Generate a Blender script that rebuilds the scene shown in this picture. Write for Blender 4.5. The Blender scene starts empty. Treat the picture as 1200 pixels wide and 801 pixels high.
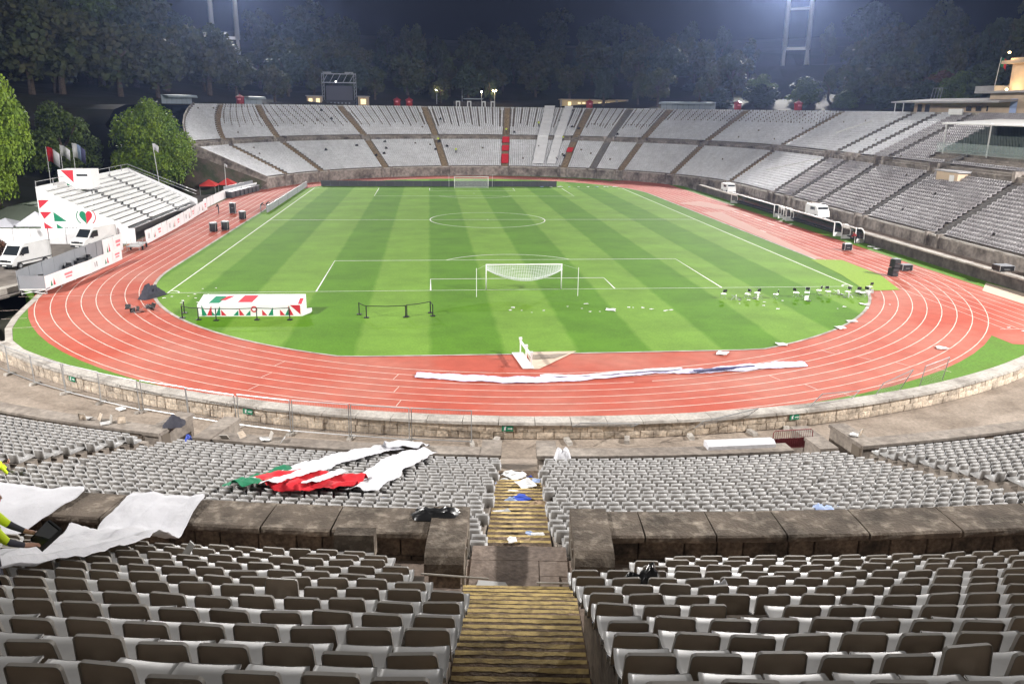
import bpy, math, random
import numpy as np
from mathutils import Vector, Matrix
random.seed(7)
rng = np.random.default_rng(11)
SC = bpy.context.scene
COL = SC.collection
R = math.radians
# ------------------------------------------------------------------ camera
cd = bpy.data.cameras.new('camera')
cd.sensor_width = 36.0
cd.lens = 966.7 / 1200 * 36
cd.clip_start = 0.1
cd.clip_end = 3000
cam = bpy.data.objects.new('camera', cd)
COL.objects.link(cam)
_f = Vector((0.09588, 0.95711, -0.27353))
_r0 = Vector((0.99502, -0.09969, 0.0))
_u0 = _r0.cross(_f)
_ro = 0.011709
_r = math.cos(_ro) * _r0 + math.sin(_ro) * _u0
_u = -math.sin(_ro) * _r0 + math.cos(_ro) * _u0
cam.matrix_world = Matrix(((_r.x, _u.x, -_f.x, -9.058), (_r.y, _u.y, -_f.y, -79.326), (_r.z, _u.z, -_f.z, 17.322), (0, 0, 0, 1)))
SC.camera = cam
# ------------------------------------------------------------------ night sky
w = bpy.data.worlds.new('World')
SC.world = w
w.use_nodes = True
nt = w.node_tree
bg = nt.nodes['Background']
sky = nt.nodes.new('ShaderNodeTexSky')
sky.sky_type = 'NISHITA'
sky.sun_disc = False
sky.sun_elevation = R(-4.0)
sky.sun_rotation = R(250)
nt.links.new(sky.outputs[0], bg.inputs[0])
bg.inputs[1].default_value = SKY_STRENGTH = 0.12
# faint fill light added as a soft sun so that nothing is pitch black
sd = bpy.data.lights.new('fill_sun', 'SUN')
sd.energy = 0.36
sd.angle = R(100)
sd.color = (1.0, 0.95, 0.9)
so = bpy.data.objects.new('fill_sun', sd)
so.rotation_euler = (R(35), 0, R(20))
COL.objects.link(so)
# floodlights: power of each mast, see floodlight_mast()
FLOOD = dict(far_right=1.7e6, far_left=.9e6, near_right=1.05e6, near_left=.72e6)
HAZE = 0.00015
SC.view_settings.view_transform = 'Standard'
SC.view_settings.look = 'None'
SC.view_settings.exposure = 0.0
SC.view_settings.gamma = 1.0
SC.cycles.max_bounces = 5
SC.cycles.diffuse_bounces = 3
SC.cycles.volume_bounces = 0
SC.cycles.transparent_max_bounces = 12
SC.cycles.use_denoising = True

# ------------------------------------------------------------------ materials
MATS = {}
def M(name, col, rough=0.7, n=None, col2=None, bump=0.0, bscale=None, coord='pos', spec=0.3, rnd=0.0, metal=0.0, emit=0.0, n2=None, alpha=1.0):
    """procedural material: base colour, optional noise mix to col2 (n=(scale, lo, hi)), a second finer noise n2=(scale, amount), bump, per-object variation"""
    m = bpy.data.materials.new(name)
    m.use_nodes = True
    t = m.node_tree
    b = t.nodes['Principled BSDF']
    b.inputs['Roughness'].default_value = rough
    b.inputs['Metallic'].default_value = metal
    b.inputs['Specular IOR Level'].default_value = spec
    c4 = (*col, 1)
    b.inputs['Base Color'].default_value = c4
    out = None
    def co():
        if coord == 'pos':
            g = t.nodes.new('ShaderNodeNewGeometry'); return g.outputs['Position']
        g = t.nodes.new('ShaderNodeTexCoord'); return g.outputs['Object']
    if n:
        nz = t.nodes.new('ShaderNodeTexNoise')
        nz.inputs['Scale'].default_value = n[0]; nz.inputs['Detail'].default_value = 6; nz.inputs['Roughness'].default_value = 0.62
        t.links.new(co(), nz.inputs['Vector'])
        rp = t.nodes.new('ShaderNodeMapRange')
        rp.inputs['From Min'].default_value = n[1]; rp.inputs['From Max'].default_value = n[2]
        t.links.new(nz.outputs[0], rp.inputs['Value'])
        mx = t.nodes.new('ShaderNodeMix'); mx.data_type = 'RGBA'
        mx.inputs[6].default_value = c4; mx.inputs[7].default_value = (*(col2 or [x * 0.5 for x in col]), 1)
        t.links.new(rp.outputs[0], mx.inputs[0])
        out = mx.outputs[2]
    if n2 or rnd:
        hs = t.nodes.new('ShaderNodeHueSaturation')
        if out: t.links.new(out, hs.inputs['Color'])
        else: hs.inputs['Color'].default_value = c4
        val = None
        if n2:
            nz2 = t.nodes.new('ShaderNodeTexNoise'); nz2.inputs['Scale'].default_value = n2[0]; nz2.inputs['Detail'].default_value = 4
            t.links.new(co(), nz2.inputs['Vector'])
            r2 = t.nodes.new('ShaderNodeMapRange'); r2.inputs['From Min'].default_value = .3; r2.inputs['From Max'].default_value = .7
            r2.inputs['To Min'].default_value = 1 - n2[1]; r2.inputs['To Max'].default_value = 1 + n2[1]
            t.links.new(nz2.outputs[0], r2.inputs['Value']); val = r2.outputs[0]
        if rnd:
            oi = t.nodes.new('ShaderNodeObjectInfo')
            r3 = t.nodes.new('ShaderNodeMapRange'); r3.inputs['To Min'].default_value = 1 - rnd; r3.inputs['To Max'].default_value = 1 + rnd
            t.links.new(oi.outputs['Random'], r3.inputs['Value'])
            if val:
                mu = t.nodes.new('ShaderNodeMath'); mu.operation = 'MULTIPLY'
                t.links.new(val, mu.inputs[0]); t.links.new(r3.outputs[0], mu.inputs[1]); val = mu.outputs[0]
            else: val = r3.outputs[0]
        t.links.new(val, hs.inputs['Value'])
        out = hs.outputs[0]
    if out: t.links.new(out, b.inputs['Base Color'])
    if bump:
        nb = t.nodes.new('ShaderNodeTexNoise'); nb.inputs['Scale'].default_value = bscale or 8; nb.inputs['Detail'].default_value = 5
        t.links.new(co(), nb.inputs['Vector'])
        bp = t.nodes.new('ShaderNodeBump'); bp.inputs['Strength'].default_value = bump; bp.inputs['Distance'].default_value = 0.05
        t.links.new(nb.outputs[0], bp.inputs['Height']); t.links.new(bp.outputs[0], b.inputs['Normal'])
    if emit:
        b.inputs['Emission Color'].default_value = c4; b.inputs['Emission Strength'].default_value = emit
    if alpha < 1: b.inputs['Alpha'].default_value = alpha
    MATS[name] = m
    return m
M('stone_dark', (.13, .105, .083), .9, (3.2, .5, .78), (.40, .345, .28), .8, 14, n2=(1.1, .45))
M('stone_block', (.58, .49, .39), .9, (.9, .50, .74), (.20, .165, .135), .6, 9, n2=(7, .3), rnd=.22)
M('stone_block_dark', (.21, .165, .125), .92, (1.6, .40, .66), (.06, .05, .042), 1.0, 8, n2=(11, .4), rnd=.3)
M('mortar', (.15, .125, .10), .95)
M('coping_pale', (.46, .43, .39), .85, (.5, .45, .7), (.22, .195, .17), .4, 12, n2=(5, .2))
M('terrace', (.29, .255, .22), .9, (.35, .4, .7), (.15, .125, .105), .4, 6, n2=(4, .25))
M('terrace_near', (.19, .155, .122), .9, (1.2, .4, .68), (.085, .07, .057), .6, 9, n2=(9, .3))
M('paving', (.33, .275, .225), .9, (.45, .4, .68), (.21, .17, .135), .35, 10, n2=(6, .18))
M('paving_dark', (.38, .305, .255), .9, (.9, .4, .66), (.24, .19, .16), .35, 10, n2=(9, .25), rnd=.1)
M('step_stone', (.235, .17, .12), .9, (2.2, .36, .66), (.11, .08, .058), .6, 14, n2=(10, .35), rnd=.2)
M('step_paint', (.56, .42, .17), .8, (4.0, .46, .72), (.22, .16, .085), .3, 20, n2=(9, .12), rnd=.08)
M('stair_far', (.28, .205, .125), .9, (2, .4, .7), (.16, .12, .08), n2=(3, .3))
M('stair_grey', (.21, .2, .195), .9, (2, .4, .7), (.12, .11, .105))
M('wall_far', (.30, .265, .235), .92, (.35, .42, .66), (.10, .085, .075), .4, 3, n2=(1.5, .35))
M('wall_dark', (.10, .088, .078), .92, (.4, .4, .7), (.045, .04, .036), .5, 3, n2=(1.5, .35))
M('plastic_seat', (.49, .485, .475), .42, n2=(6, .07), rnd=.08, coord='obj')
M('plastic_rim', (.40, .375, .34), .45, n2=(6, .07), rnd=.1, coord='obj')
M('plastic_back', (.52, .43, .34), .5, n2=(5, .1), rnd=.12, coord='obj')
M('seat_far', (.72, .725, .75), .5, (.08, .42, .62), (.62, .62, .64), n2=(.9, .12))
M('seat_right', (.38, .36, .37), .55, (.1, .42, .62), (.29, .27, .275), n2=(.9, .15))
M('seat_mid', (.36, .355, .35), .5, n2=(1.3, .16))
M('seat_mid_back_shade', (.13, .12, .11), .55, n2=(1.3, .16))  # darker copy of seat_mid: shade on the seat backs put into the colour
M('asphalt', (.15, .135, .125), .95, (.12, .4, .66), (.25, .22, .19), .3, 3, n2=(1.2, .2))
M('earth', (.035, .03, .024), 1.0, (.05, .4, .6), (.02, .026, .012))
M('bank', (.12, .09, .07), 1.0, (.3, .4, .6), (.05, .06, .03), .6, 2)
M('line_white', (.8, .8, .78), .7, n2=(3, .1))
M('line_track', (.78, .66, .6), .7, (1.3, .4, .7), (.62, .4, .33))
M('line_yellow', (.70, .55, .16), .7)
M('white_cloth', (.60, .60, .63), .8, bump=.6, bscale=5, n2=(1.1, .05))
M('white_strip', (.88, .88, .9), .7, n2=(.6, .06))
M('white_paint', (.78, .78, .77), .45, n2=(1.5, .05))
M('white_banner', (.8, .8, .81), .55, n2=(.7, .05))
M('grey_metal', (.42, .43, .44), .45, metal=.6, n2=(3, .1))
M('dark_metal', (.06, .062, .066), .5, metal=.3)
M('black_plastic', (.012, .012, .013), .32, spec=.5)
M('black', (.02, .02, .022), .6)
M('glass_dark', (.02, .025, .03), .12, spec=.6)
M('red_print', (.55, .03, .05), .6)
M('green_print', (.01, .22, .11), .6)
M('red', (.32, .02, .025), .5, n2=(2, .15))
M('red_cloth', (.55, .02, .03), .75, bump=.3, bscale=4, n2=(2, .15))
M('green_cloth', (.01, .17, .08), .75, bump=.3, bscale=4, n2=(2, .2))
M('navy_cloth', (.06, .06, .14), .7)
M('lilac_cloth', (.62, .60, .78), .75, n2=(1.5, .12))
M('blue_plastic', (.03, .07, .42), .5)
M('blue_pale', (.35, .45, .7), .5)
M('pink_print', (.75, .22, .25), .6)
M('paper', (.78, .78, .77), .8)
M('card', (.38, .27, .17), .85)
M('hivis', (.58, .75, .02), .7, emit=0.0)
M('grey_trousers', (.05, .05, .065), .85)
M('reflective', (.55, .56, .55), .4)
M('skin', (.42, .24, .17), .6)
M('hair', (.03, .02, .015), .7)
M('yellow', (.75, .5, .03), .5)
M('sand', (.58, .47, .37), .95, n2=(2, .1))
M('pale_stain', (.52, .30, .25), .9)
M('kerb', (.5, .47, .42), .9, (.6, .4, .66), (.27, .24, .21))
M('screen_off', (.11, .11, .13), .4)
M('led_board', (.055, .057, .066), .45, n2=(.5, .1))
M('board_grey', (.26, .27, .29), .5, n2=(.5, .08))
M('stucco', (.56, .44, .32), .9, n2=(.5, .12))
M('roof_slab', (.42, .41, .42), .9, (.3, .4, .7), (.3, .29, .29))
M('corrugated', (.33, .38, .42), .5)
M('tent_red', (.65, .06, .05), .7)
M('tent_white', (.76, .77, .84), .7)
M('tent_green', (.30, .36, .28), .7)
M('burgundy', (.20, .035, .04), .6, n2=(20, .2))
M('glass_clear', (.5, .6, .58), .1, alpha=.22)
M('green_seat', (.035, .055, .045), .5)
M('bulb_warm', (1.0, .75, .35), .5, emit=14)
M('bulb_white', (1.0, .97, .9), .5, emit=25)
M('lit_window', (1.0, .82, .45), .5, emit=1.1)
M('lit_pale', (.75, 1.0, .85), .5, emit=.55)
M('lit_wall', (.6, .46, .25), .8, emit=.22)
M('mast', (.66, .67, .7), .5, metal=.3)
M('net', (.7, .72, .74), .6)
M('bark', (.10, .075, .055), .95, n2=(3, .3))
M('leaf_bright', (.24, .34, .03), .6, (.35, .35, .65), (.09, .17, .015), n2=(1.2, .25))
M('leaf_mid', (.12, .17, .035), .7, (.3, .35, .65), (.06, .10, .02), n2=(1.0, .3))
M('leaf_dark', (.06, .085, .03), .8, (.15, .35, .65), (.085, .08, .035), n2=(.6, .3))
M('leaf_red', (.16, .07, .05), .8, (.3, .35, .65), (.08, .07, .03), n2=(.8, .3))
M('leaf_blue', (.06, .085, .05), .8, (.2, .35, .65), (.035, .055, .035), n2=(.7, .3))

def grass_material():
    m = bpy.data.materials.new('pitch_grass'); m.use_nodes = True; t = m.node_tree; b = t.nodes['Principled BSDF']
    b.inputs['Roughness'].default_value = .85; b.inputs['Specular IOR Level'].default_value = .15
    g = t.nodes.new('ShaderNodeNewGeometry'); sx = t.nodes.new('ShaderNodeSeparateXYZ'); t.links.new(g.outputs['Position'], sx.inputs[0])
    def stripe(sock, off, width, soft):
        a = t.nodes.new('ShaderNodeMath'); a.operation = 'MULTIPLY_ADD'; a.inputs[1].default_value = math.pi / width; a.inputs[2].default_value = -off * math.pi / width
        t.links.new(sock, a.inputs[0])
        s = t.nodes.new('ShaderNodeMath'); s.operation = 'SINE'; t.links.new(a.outputs[0], s.inputs[0])
        r = t.nodes.new('ShaderNodeMapRange'); r.inputs['From Min'].default_value = -soft; r.inputs['From Max'].default_value = soft
        t.links.new(s.outputs[0], r.inputs['Value']); return r.outputs[0]
    wob = t.nodes.new('ShaderNodeTexNoise'); wob.inputs['Scale'].default_value = .35; t.links.new(g.outputs['Position'], wob.inputs['Vector'])
    wa = t.nodes.new('ShaderNodeMath'); wa.operation = 'MULTIPLY_ADD'; wa.inputs[1].default_value = .5; t.links.new(wob.outputs[0], wa.inputs[0]); t.links.new(sx.outputs[0], wa.inputs[2])
    s1 = stripe(wa.outputs[0], -14.45, 5.45, .12)       # long stripes
    s2 = stripe(sx.outputs[1], 0, 5.5, .2)              # cross bands
    mx = t.nodes.new('ShaderNodeMix'); mx.data_type = 'RGBA'
    mx.inputs[6].default_value = (.082, .200, .009, 1); mx.inputs[7].default_value = (.140, .270, .030, 1)
    t.links.new(s1, mx.inputs[0])
    h = t.nodes.new('ShaderNodeHueSaturation'); t.links.new(mx.outputs[2], h.inputs['Color'])
    nz = t.nodes.new('ShaderNodeTexNoise'); nz.inputs['Scale'].default_value = .22; nz.inputs['Detail'].default_value = 8; nz.inputs['Roughness'].default_value = .7
    t.links.new(g.outputs['Position'], nz.inputs['Vector'])
    r = t.nodes.new('ShaderNodeMapRange'); r.inputs['From Min'].default_value = .25; r.inputs['From Max'].default_value = .75; r.inputs['To Min'].default_value = .74; r.inputs['To Max'].default_value = 1.22
    t.links.new(nz.outputs[0], r.inputs['Value'])
    c = t.nodes.new('ShaderNodeMath'); c.operation = 'MULTIPLY_ADD'; c.inputs[1].default_value = .06; t.links.new(s2, c.inputs[0]); t.links.new(r.outputs[0], c.inputs[2])
    fz = t.nodes.new('ShaderNodeTexNoise'); fz.inputs['Scale'].default_value = 6; fz.inputs['Detail'].default_value = 6; t.links.new(g.outputs['Position'], fz.inputs['Vector'])
    f2 = t.nodes.new('ShaderNodeMapRange'); f2.inputs['From Min'].default_value = .3; f2.inputs['From Max'].default_value = .7; f2.inputs['To Min'].default_value = .86; f2.inputs['To Max'].default_value = 1.12
    t.links.new(fz.outputs[0], f2.inputs['Value'])
    mu = t.nodes.new('ShaderNodeMath'); mu.operation = 'MULTIPLY'; t.links.new(c.outputs[0], mu.inputs[0]); t.links.new(f2.outputs[0], mu.inputs[1])
    t.links.new(mu.outputs[0], h.inputs['Value'])
    t.links.new(h.outputs[0], b.inputs['Base Color'])
    MATS['pitch_grass'] = m
grass_material()
M('verge_grass', (.10, .23, .018), .85, (.5, .35, .68), (.09, .18, .015), .3, 12, n2=(5, .2))
M('carpet_grass', (.21, .34, .018), .85, n2=(3, .1))
M('track_red', (.41, .074, .043), .85, (.09, .40, .66), (.44, .155, .112), .15, 30, n2=(.9, .10))

# ------------------------------------------------------------------ mesh helpers
def link(name, me, parent=None, loc=None, rz=None):
    o = bpy.data.objects.new(name, me)
    COL.objects.link(o)
    if parent is not None: o.parent = parent
    if loc is not None: o.location = loc
    if rz is not None: o.rotation_euler = (0, 0, rz)
    return o
def tag(o, label=None, cat=None, group=None, kind=None):
    if label: o['label'] = label
    if cat: o['category'] = cat
    if group: o['group'] = group
    if kind: o['kind'] = kind
    return o
def thing(name, label, cat, loc=(0, 0, 0), rz=0.0, group=None):
    return tag(link(name, None, None, loc, rz), label, cat, group)
def np_mesh(name, V, Q, mats, mi=None):
    """quads only, fast"""
    me = bpy.data.meshes.new(name)
    V = np.asarray(V, np.float32); Q = np.asarray(Q, np.int32)
    me.vertices.add(len(V)); me.vertices.foreach_set('co', V.ravel())
    me.loops.add(Q.size); me.loops.foreach_set('vertex_index', Q.ravel())
    me.polygons.add(len(Q)); me.polygons.foreach_set('loop_start', np.arange(0, Q.size, 4, dtype=np.int32))
    if mi is not None: me.polygons.foreach_set('material_index', np.asarray(mi, np.int32))
    me.update(calc_edges=True)
    for m in mats: me.materials.append(MATS[m])
    return me
class MB:
    def __init__(s): s.v = []; s.f = []; s.m = []
    def add(s, vs, fs, mi=0):
        o = len(s.v); s.v += [tuple(v) for v in vs]
        for f in fs: s.f.append([i + o for i in f]); s.m.append(mi)
        return s
    def hexa(s, p, mi=0):
        """8 corners: bottom ring 0-3 (ccw from above), top ring 4-7"""
        return s.add(p, [(3, 2, 1, 0), (4, 5, 6, 7), (0, 1, 5, 4), (1, 2, 6, 5), (2, 3, 7, 6), (3, 0, 4, 7)], mi)
    def box(s, c, d, rz=0.0, mi=0, top=1.0):
        x, y, z = d[0] / 2, d[1] / 2, d[2] / 2
        ca, sa = math.cos(rz), math.sin(rz)
        P = []
        for zz, k in ((-z, 1), (z, top)):
            for a, b in ((-x, -y), (x, -y), (x, y), (-x, y)):
                a *= k; b *= k
                P.append((c[0] + a * ca - b * sa, c[1] + a * sa + b * ca, c[2] + zz))
        return s.hexa(P, mi)
    def bar(s, a, b, w, h=None, mi=0):
        """box beam from a to b"""
        a = Vector(a); b = Vector(b); d = (b - a)
        if d.length < 1e-6: return s
        d.normalize(); h = h or w
        up = Vector((0, 0, 1)) if abs(d.z) < .95 else Vector((0, 1, 0))
        x = d.cross(up).normalized() * (w / 2); y = x.cross(d).normalized() * (h / 2)
        P = [a - x - y, a + x - y, a + x + y, a - x + y]
        Q = [p + (b - a) for p in P]
        return s.add(P + Q, [(3, 2, 1, 0), (4, 5, 6, 7), (0, 1, 5, 4), (1, 2, 6, 5), (2, 3, 7, 6), (3, 0, 4, 7)], mi)
    def tube(s, pts, r, n=6, mi=0):
        pts = [Vector(p) for p in pts]
        if not hasattr(r, '__len__'): r = [r] * len(pts)
        rings = []; base = len(s.v)
        for i, p in enumerate(pts):
            d = (pts[min(i + 1, len(pts) - 1)] - pts[max(i - 1, 0)]).normalized()
            up = Vector((0, 0, 1)) if abs(d.z) < .9 else Vector((0, 1, 0))
            x = d.cross(up).normalized(); y = x.cross(d)
            for k in range(n):
                a = 2 * math.pi * k / n
                s.v.append(tuple(p + r[i] * (math.cos(a) * x + math.sin(a) * y)))
        for i in range(len(pts) - 1):
            for k in range(n):
                a = base + i * n + k; b = base + i * n + (k + 1) % n
                s.f.append([a, b, b + n, a + n]); s.m.append(mi)
        s.f.append([base + k for k in range(n)][::-1]); s.m.append(mi)
        s.f.append([base + (len(pts) - 1) * n + k for k in range(n)]); s.m.append(mi)
        return s
    def prism(s, poly, d, mi=0):
        """closed 3-D polygon extruded by vector d"""
        n = len(poly); d = Vector(d)
        P = [Vector(p) for p in poly]; Q = [p + d for p in P]
        fs = [list(range(n))[::-1], [n + i for i in range(n)]] + [(i, (i + 1) % n, n + (i + 1) % n, n + i) for i in range(n)]
        return s.add(P + Q, fs, mi)
    def lathe(s, prof, n=12, c=(0, 0, 0), mi=0):
        base = len(s.v)
        for r, z in prof:
            for k in range(n):
                a = 2 * math.pi * k / n; s.v.append((c[0] + r * math.cos(a), c[1] + r * math.sin(a), c[2] + z))
        for i in range(len(prof) - 1):
            for k in range(n):
                a = base + i * n + k; b = base + i * n + (k + 1) % n
                s.f.append([a, b, b + n, a + n]); s.m.append(mi)
        s.f.append([base + k for k in range(n)][::-1]); s.m.append(mi)
        s.f.append([base + (len(prof) - 1) * n + k for k in range(n)]); s.m.append(mi)
        return s
    def mesh(s, name, mats, smooth=False):
        me = bpy.data.meshes.new(name); me.from_pydata(s.v, [], s.f)
        if isinstance(mats, str): mats = [mats]
        for m in mats: me.materials.append(MATS[m])
        if len(mats) > 1: me.polygons.foreach_set('material_index', s.m)
        if smooth: me.polygons.foreach_set('use_smooth', [True] * len(s.f))
        me.update(); return me
    def build(s, name, mats, parent=None, loc=None, rz=None, smooth=False):
        return link(name, s.mesh(name, mats, smooth), parent, loc, rz)
def copy_tree(o, loc=None, rz=None, parent=None, **kw):
    c = o.copy(); COL.objects.link(c); c.parent = parent
    if loc is not None: c.location = loc
    if rz is not None: c.rotation_euler = (0, 0, rz)
    for k, v in kw.items(): c[k] = v
    for ch in o.children: copy_tree(ch, parent=c)
    return c
def sheet(name, poly, z, mat, kind='structure', parent=None):
    me = bpy.data.meshes.new(name); me.from_pydata([(x, y, z) for x, y in poly], [], [list(range(len(poly)))])
    me.materials.append(MATS[mat]); me.update()
    o = link(name, me, parent)
    if kind and parent is None: o['kind'] = kind
    return o
def strip(mb, pts, w, z, mi=0, closed=False):
    """flat painted line along a 2-D polyline"""
    P = [Vector((p[0], p[1])) for p in pts]; n = len(P); L = []; Rr = []
    for i in range(n):
        a = P[i - 1] if (i or closed) else P[0]; b = P[(i + 1) % n] if (i < n - 1 or closed) else P[-1]
        d = (b - a).normalized(); nn = Vector((-d.y, d.x)) * (w / 2)
        L.append(P[i] + nn); Rr.append(P[i] - nn)
    for i in range(n if closed else n - 1):
        j = (i + 1) % n
        mb.add([(Rr[i].x, Rr[i].y, z), (Rr[j].x, Rr[j].y, z), (L[j].x, L[j].y, z), (L[i].x, L[i].y, z)], [(0, 1, 2, 3)], mi)
ORD = ['first', 'second', 'third', 'fourth', 'fifth', 'sixth', 'seventh', 'eighth', 'ninth', 'tenth', 'eleventh', 'twelfth', 'thirteenth', 'fourteenth', 'fifteenth', 'sixteenth', 'seventeenth', 'eighteenth', 'nineteenth', 'twentieth', 'twenty-first', 'twenty-second', 'twenty-third', 'twenty-fourth', 'twenty-fifth', 'twenty-sixth', 'twenty-seventh', 'twenty-eighth', 'twenty-ninth', 'thirtieth']
# ================================================================== SETTING
def oval(r, n=48, x0=0.0, yn=11.9, yf=93.1):
    P = []
    for k in range(n + 1):
        a = math.pi * k / n; P.append((x0 + r * math.cos(a), yf + r * math.sin(a)))
    for k in range(n + 1):
        a = math.pi + math.pi * k / n; P.append((x0 + r * math.cos(a), yn + r * math.sin(a)))
    return P
sheet('ground', [(-425, -195), (425, -195), (425, 490), (-425, 490)], -1.6, 'earth')
# wall round the track: arc centre and radius; seating bowl centre
WC = (1.3, 20.2); WR = 57.0
BC = (3.5, 35.5)
def wpt(th, r=WR): return (WC[0] + r * math.sin(th), WC[1] - r * math.cos(th))
def bpt(th, r): return (BC[0] + r * math.sin(th), BC[1] - r * math.cos(th))
TH = R(-6.2)                                     # direction of the near stairs
# grass verge outside the track, with its own kerb edge on the left
verge = [(-45.6, 1.5), (-45.3, -.1), (-44.1, -5.9), (-43.4, -9.0), (-42.3, -12.6), (-40.5, -16.3), (-36.9, -21.0)]
verge += [wpt(R(a), WR - .45) for a in range(-39, 56, 3)]
verge += [(50.0, -12), (50.0, 150), (-47.6, 150), (-47.6, 1.5)]
mb = MB(); mb.prism([(x, y, -1.55) for x, y in verge], (0, 0, 1.545)); o = mb.build('grass_verge', 'verge_grass'); o['kind'] = 'structure'
# concrete kerb of the verge on the left
mb = MB(); kp = [(-45.8, 1.5), (-45.5, -.1), (-44.3, -5.9), (-43.6, -9.0), (-42.5, -12.6), (-40.7, -16.4), (-37.0, -21.2), (-35.4, -22.8)]
for a, b in zip(kp, kp[1:]): mb.bar((*a, -.72), (*b, -.72), .5, 1.5)
o = mb.build('verge_kerb', 'kerb'); o['kind'] = 'structure'
# running track
trk = oval(47.45)
mb = MB(); mb.prism([(x, y, -.10) for x, y in trk], (0, 0, .10)); track = mb.build('running_track', 'track_red'); track['kind'] = 'structure'
sheet('track_straight', [(36.0, -21.5), (47.6, -25.0), (47.6, 126), (36.0, 126)], .004, 'track_red')
mb = MB()
for k in range(8):
    strip(mb, oval(38.5 + 1.21 * k, 64), .07, .010, closed=True)
for k in range(8):
    strip(mb, [(38.5 + 1.21 * k, 11.9), (38.5 + 1.21 * k, -17.2)], .06, .0105)
strip(mb, [(38.0, -17.2), (47.4, -17.2)], .08, .0108)
for y, x0, x1 in ((-1.0, -47, -38.6), (-6.6, -46.2, -44.6), (-9.5, -44.5, -42.6), (-12.5, -42.4, -40.6), (58, 40, 47), (66, 40, 47)):
    strip(mb, [(x0, y), (x1, y + .3)], .06, .0112)
for k in range(8):
    for a in (-0.52, -0.30, 0.30, 0.52):
        a2 = a + .01 * k; r = 38.5 + 1.21 * k
        if k % 2: strip(mb, [(r * math.sin(a2), 11.9 - r * math.cos(a2)), ((r + 1.1) * math.sin(a2), 11.9 - (r + 1.1) * math.cos(a2))], .05, .0112)
for k in range(6): strip(mb, [(40.2, 38 + k * 4.2), (40.2, 40.4 + k * 4.2)], .22, .0112); strip(mb, [(44.5, 40 + k * 5.2), (44.5, 43 + k * 5.2)], .22, .0112)
mb.build('lane_lines', 'line_track', track)
# infield grass: circle ends cut flat behind the near goal
inn = []
for p in oval(37.2, 64):
    if p[1] < -21.9: p = (p[0], -21.9 - .04 * (-21.9 - p[1]))
    inn.append(p)
mb = MB(); mb.prism([(x, y, 0.001) for x, y in inn], (0, 0, .013)); pitch = mb.build('pitch', 'pitch_grass'); pitch['kind'] = 'structure'
mb = MB(); strip(mb, inn, .22, .030, closed=True); strip(mb, [(x * 1.004, y) for x, y in inn], .12, .024, closed=True)
o = mb.build('track_kerb', 'kerb'); o['kind'] = 'structure'
sheet('carpet_grass', [(36.6, 15.4), (40.3, 14.9), (40.2, 5.9), (38.0, -1.9), (34.3, -2.3), (35.8, 6)], .034, 'carpet_grass')
sheet('sand_runway', [(46.4, -2.6), (49.4, 1.2), (49.9, -3), (49.9, -12), (46.6, -10)], .018, 'sand')
sheet('pale_runway', [(38.0, 76), (43.6, 79.6), (47, 66), (44, 64)], .016, 'pale_stain')
sheet('flush_runway', [(37.3, 16), (38.4, 16), (41.8, 62), (38.2, 62)], .0135, 'pale_stain')
# pitch markings
mb = MB(); z = .0205; W = .14
def seg(*p): strip(mb, p, W, z)
def arcl(c, r, a0, a1, n=40): strip(mb, [(c[0] + r * math.cos(a0 + (a1 - a0) * k / n), c[1] + r * math.sin(a0 + (a1 - a0) * k / n)) for k in range(n + 1)], W, z + .0004)
strip(mb, [(-34, 0), (34, 0), (34, 105), (-34, 105)], W, z, closed=True)
seg((-34, 52.5), (34, 52.5)); arcl((0, 52.5), 9.15, 0, 2 * math.pi, 80); arcl((0, 52.5), .12, 0, 6.3, 10)
for s, y in ((1, 0), (-1, 105)):
    for hw, d in ((20.16, 16.5), (9.16, 5.5)):
        seg((-hw, y), (-hw, y + s * d), (hw, y + s * d), (hw, y))
    a = math.acos(5.5 / 9.15)
    arcl((0, y + s * 11), 9.15, s * (math.pi / 2 - a), s * (math.pi / 2 + a)); arcl((0, y + s * 11), .1, 0, 6.3, 8)
for cx in (-34, 34):
    for cy in (0, 105):
        a0 = {(-34, 0): 0, (34, 0): math.pi / 2, (34, 105): math.pi, (-34, 105): 1.5 * math.pi}[(cx, cy)]
        arcl((cx, cy), 1, a0, a0 + math.pi / 2, 10)
mb.build('pitch_lines', 'line_white', pitch)
# yard on the left where the vans stand, and paths
sheet('yard', [(-47.6, 1.5), (-47.6, 150), (-140, 150), (-140, -14), (-52, -14), (-49, -5)], -.012, 'asphalt')
mb = MB(); mb.bar((-50.3, -3.4, .1), (-47.9, 3.6, .1), .9, .9); mb.bar((-52.2, -9, .05), (-50.3, -3.4, .05), .9, .8)
tag(mb.build('kerb_wall', 'kerb'), 'low pale concrete wall beside the parked white van', 'wall')
# walkway behind the track wall
pts = [wpt(R(a), WR + .35) for a in range(-58, 57, 2)] + [bpt(R(a), 79.9) for a in range(44, -51, -2)]
me = bpy.data.meshes.new('walkway'); n1 = len(range(-58, 57, 2)); n2 = len(range(44, -51, -2))
V = []; F = []
for k in range(61):
    t = k / 60
    a = wpt(R(-58 + 114 * t), WR - .2); b = bpt(R(-50 + 94 * t), 80.2)
    V += [(a[0], a[1], -.45), (b[0], b[1], -.45)]
    if k: F.append((2 * k - 2, 2 * k - 1, 2 * k + 1, 2 * k))
me.from_pydata(V, [], [f[::-1] for f in F]); me.materials.append(MATS['paving']); me.update(); link('walkway', me)['kind'] = 'structure'

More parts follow.
